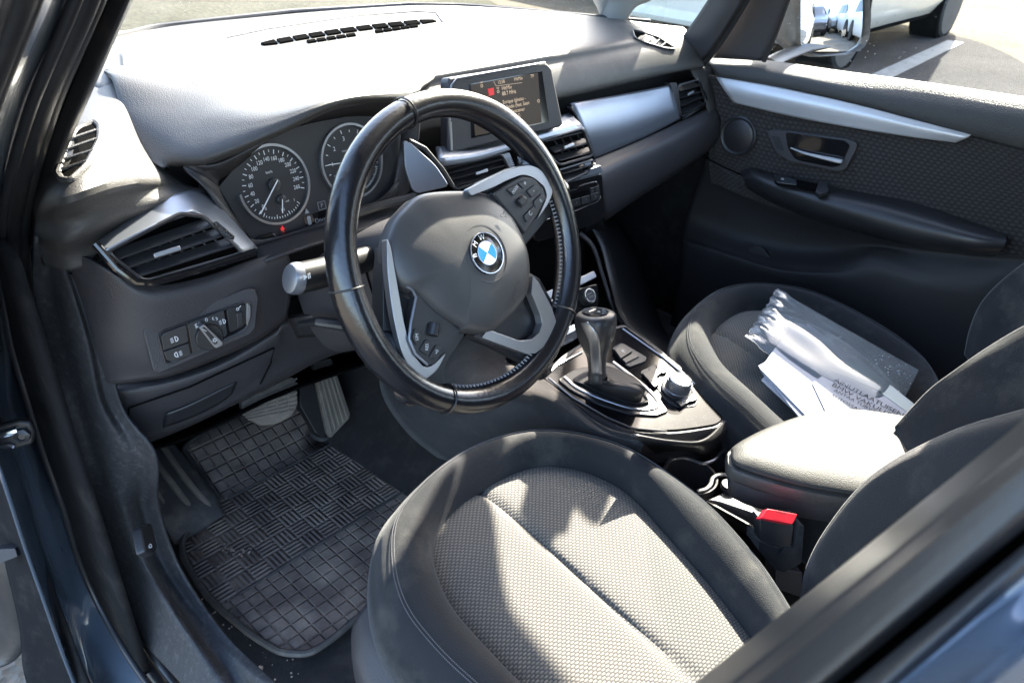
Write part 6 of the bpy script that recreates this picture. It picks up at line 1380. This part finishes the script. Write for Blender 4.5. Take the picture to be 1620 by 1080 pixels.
# ---- vehicles
def wheel(mb_t,mb_r,c,r,w,ax):
    ax=Vector(ax);mb_t.lathe(Vector(c)-ax*w*.5,ax,[(r*.62,0),(r*.93,0),(r,w*.12),(r,w*.88),(r*.93,w),(r*.62,w)],28)
    mb_r.lathe(Vector(c)-ax*w*.5,ax,[(.001,w*.8),(r*.15,w*.95),(r*.2,w*.8),(r*.55,w*.72),(r*.60,w*.98),(r*.64,w*.98),(r*.64,w*.5)],20)
    e=Vector((0,0,1));g=ax.cross(e)
    for k_ in range(5):
        a=k_*2*math.pi/5;d=e*math.cos(a)+g*math.sin(a);mb_r.bar(Vector(c)+ax*w*.4+d*r*.1,Vector(c)+ax*w*.4+d*r*.58,ax.cross(d),r*.16,w*.1)
def car(name,label,cat,loc,rz,paint,L=4.3,W=1.80,Hh=1.52,group=None,kind='hatch'):
    T=Matrix.Translation(Vector(loc))@Matrix.Rotation(rz,4,'Z')
    t=thing(name,label,cat,loc,group)
    def X(p): return T@Vector(p)
    h=L/2
    if kind=='van':
        st=[(-h,.93,.45,1.0,1.9,.80),(-h+.1,.97,.30,1.1,2.0,.86),(-h*.5,1,.26,1.15,2.05,.88),(0,1,.26,1.15,2.05,.88),(h*.35,1,.26,1.15,2.0,.86),(h*.58,.99,.26,1.15,1.75,.80),(h*.72,.97,.26,1.12,1.22,.84),(h*.92,.90,.30,.90,.98,.78),(h,.78,.42,.75,.80,.68)]
    else:
        st=[(-h,.80,.50,.80,.95,.66),(-h+.08,.93,.30,.95,1.05,.70),(-h+.35,.98,.24,1.02,1.42,.68),(-h*.55,1,.22,1.0,1.52,.72),(0,1,.22,.98,1.54,.73),(h*.22,1,.22,.96,1.46,.70),(h*.50,.99,.22,.94,1.00,.76),(h*.8,.94,.24,.82,.88,.72),(h,.76,.38,.66,.70,.60)]
    def ring(s_):
        y,w,z0,zb,zr,wr=s_;w*=W/2;wr*=W/2;zr*=Hh/1.54 if kind!='van' else Hh/2.05
        return [X(p) for p in((-w*.9,y,z0),(-w,y,z0+.15),(-w*1.0,y,(z0+zb)/2),(-w*.97,y,zb),(-wr*1.06,y,zb+(zr-zb)*.55 if zr>zb+.2 else zb+.02),(-wr,y,zr-.03),(-wr*.6,y,zr),(wr*.6,y,zr),(wr,y,zr-.03),(wr*1.06,y,zb+(zr-zb)*.55 if zr>zb+.2 else zb+.02),(w*.97,y,zb),(w,y,(z0+zb)/2),(w,y,z0+.15),(w*.9,y,z0))]
    R=[ring(s_) for s_ in st];n=14
    C=[crom([R[i][j] for i in range(len(R))],34) for j in range(n)]
    bd=MB().grid([[C[j][i] for j in range(n)] for i in range(34)],closev=True,capu=True).build('body',paint,t)
    gm=M['glosscl']
    z1=.99 if kind!='van' else 1.17;z2=(1.40 if kind!='van' else 1.72)*(Hh/1.54 if kind!='van' else Hh/2.05)
    for sx in(-1,1):
        for (ya,yb,yc,yd) in ([(-h*.62,-h*.05,-h*.05,-h*.52),(-h*.02,h*.40,h*.14,-h*.02)] if kind!='van' else [(h*.12,h*.60,h*.50,h*.12)]):
            xw=W/2*.985;xr=W/2*(.80 if kind!='van' else .91)
            P=[X((sx*xw,ya,z1)),X((sx*xw,yb,z1)),X((sx*xr,yc,z2)),X((sx*xr,yd,z2))]
            nn=(P[1]-P[0]).cross(P[3]-P[0]).normalized();o=X((sx*5,0,1))-X((0,0,1));nn=nn if nn.dot(o)>0 else -nn
            MB().prism(rounded(P,.12,3),nn,.04).build('side_window',gm,t)
    if kind!='van':
        P=[X((-W*.34,-h+.10,1.04*Hh/1.54)),X((W*.34,-h+.10,1.04*Hh/1.54)),X((W*.31,-h+.36,1.40*Hh/1.54)),X((-W*.31,-h+.36,1.40*Hh/1.54))]
        P=[p-(X((0,1,-.6))-X((0,0,0)))*.03 for p in P];MB().prism(rounded(P,.15,3),(X((0,-1,.7))-X((0,0,0))),.03).build('rear_window',gm,t)
        for sx in(-1,1):
            P=[X((sx*W*.30,-h-.02,.82)),X((sx*W*.455,-h+.10,.80)),X((sx*W*.465,-h+.16,1.0)),X((sx*W*.33,-h+.03,.98))]
            MB().prism(rounded(P,.2,3),(X((sx*.4,-1,0))-X((0,0,0))),.06).build('tail_light',M['taillight'],t)
        MB().prism(rounded([X((-.26,-h-.015,.55)),X((.26,-h-.015,.55)),X((.26,-h-.015,.67)),X((-.26,-h-.015,.67))],.1),(X((0,-1,0))-X((0,0,0))),.02).build('number_plate',M['white'],t)
        MB().box(X((0,-h+.02,.38)),W*.8,.10,.16,Matrix.Rotation(rz,3,'Z')).build('rear_bumper',M['smooth'],t,bevel=.03)
    r=.33 if kind!='van' else .345
    wy=(-h*.60,h*.62) if kind!='van' else (-h*.55,h*.60)
    for y in wy:
        for sx in(-1,1):
            a,b=MB(),MB();ax=(X((sx,0,0))-X((0,0,0)))
            c=X((sx*(W/2-.10),y,r));a.lathe(c-ax*.10,ax,[(r+.06,-.1),(r+.07,.205),(r+.02,.21),(r*.5,.12),(0,.12)],24);arch=a.build('wheel_arch',M['void'],t)
            a=MB();wheel(a,b,c+ax*.02,r,.21,ax);ty=a.build('tyre',M['tyre'],t);b.build('rim',M['rim'],ty)
    MB().box(X((0,0,.27)),W*.9,L*.80,.10,Matrix.Rotation(rz,3,'Z')).build('underside',M['void'],t)
    return t
vw=A(1482,56,z=GZ);vn=A(1318,108,z=GZ)
dv_=(vw-vn);dv_.z=0;ang=math.atan2(dv_.y,dv_.x)
vc=(vw+vn)/2
# the van stands along this line, its near side wheels on it
nrm=Vector((-math.sin(ang),math.cos(ang),0))
Lv=dv_.length/(.60+.55)*2
fw_=dv_.normalized()
ctr=vn+fw_*(Lv/2*.55)+nrm*.92;ctr.z=GZ
car('van','cream white van parked across beyond the passenger window','van',tuple(ctr),ang-math.pi/2,M['carcream'],L=Lv,W=1.95,Hh=2.5,kind='van')
mdir=Vector((.46,-.885,0)).normalized()
rx=Vector((mdir.y,-mdir.x,0))
base=Vector((1.0,.1,0))
def mp_(dist,side): p=base+mdir*dist+rx*side; return (p.x,p.y,GZ)
CS=[('silver hatchback nearest in the mirror, dark rear window and red lamp',M['cargrey'],mp_(8.0,1.9),0.35,1.62),
    ('dark parked car second in the row seen in the mirror',M['cardark'],mp_(13.5,1.7),0.2,1.50),
    ('blue grey parked car third in the row seen in the mirror',M['cargrey'],mp_(15.5,.0),0.2,1.45),
    ('white hatchback fourth in the row seen in the mirror',M['carwhite'],mp_(12.5,-1.6),0.2,1.50),
    ('white car at the far right edge of the mirror picture',M['carwhite'],mp_(8.6,-2.6),0.25,1.5)]
for lab,pt,loc,rz,hh in CS: car('parked_car',lab,'car',loc,rz,pt,Hh=hh,group='parked cars seen in the door mirror')
# ---- light
EL,AZ=rad(SUN_E),rad(SUN_A)      # azimuth from +Y (forward) towards +X
sd=Vector((math.cos(EL)*math.sin(AZ),math.cos(EL)*math.cos(AZ),math.sin(EL)))
ld=bpy.data.lights.new('sun','SUN');ld.energy=5;ld.angle=rad(.53);ld.color=(1,.92,.79)
lo_=bpy.data.objects.new('sun',ld);COL.objects.link(lo_);lo_.rotation_euler=(-sd).to_track_quat('-Z','Y').to_euler()
w=bpy.data.worlds.new('World');scene.world=w;w.use_nodes=True;nt=w.node_tree
bg=nt.nodes['Background'];sk=nt.nodes.new('ShaderNodeTexSky');sk.sky_type='NISHITA';sk.sun_disc=False;sk.dust_density=2.5;sk.sun_elevation=EL;sk.sun_rotation=AZ
bg.inputs[1].default_value=SKY;nt.links.new(sk.outputs[0],bg.inputs[0])
# ---- camera
cd_=bpy.data.cameras.new('camera');cam=bpy.data.objects.new('camera',cd_);COL.objects.link(cam);scene.camera=cam
cd_.sensor_width=36;cd_.lens=36*FPX/1620;cd_.clip_start=.02;cd_.clip_end=1000
Rm=Matrix([list(CR[0]),list(CR[1]),list(CR[2])])   # columns: camera x, y(down), z(forward)
cx,cy,cz_=[Vector((CR[0][i],CR[1][i],CR[2][i])) for i in range(3)]
mat4=Matrix(((cx.x,-cy.x,-cz_.x,CAM.x),(cx.y,-cy.y,-cz_.y,CAM.y),(cx.z,-cy.z,-cz_.z,CAM.z),(0,0,0,1)))
cam.matrix_world=mat4
cd_.dof.use_dof=True;cd_.dof.focus_distance=1.0;cd_.dof.aperture_fstop=cd_.lens/2.3
vs_=scene.view_settings;vs_.view_transform='Standard';vs_.look='None';vs_.exposure=EXPO;vs_.gamma=1;vs_.use_curve_mapping=False
scene.cycles.max_bounces=8;scene.cycles.transparent_max_bounces=12;scene.cycles.diffuse_bounces=5
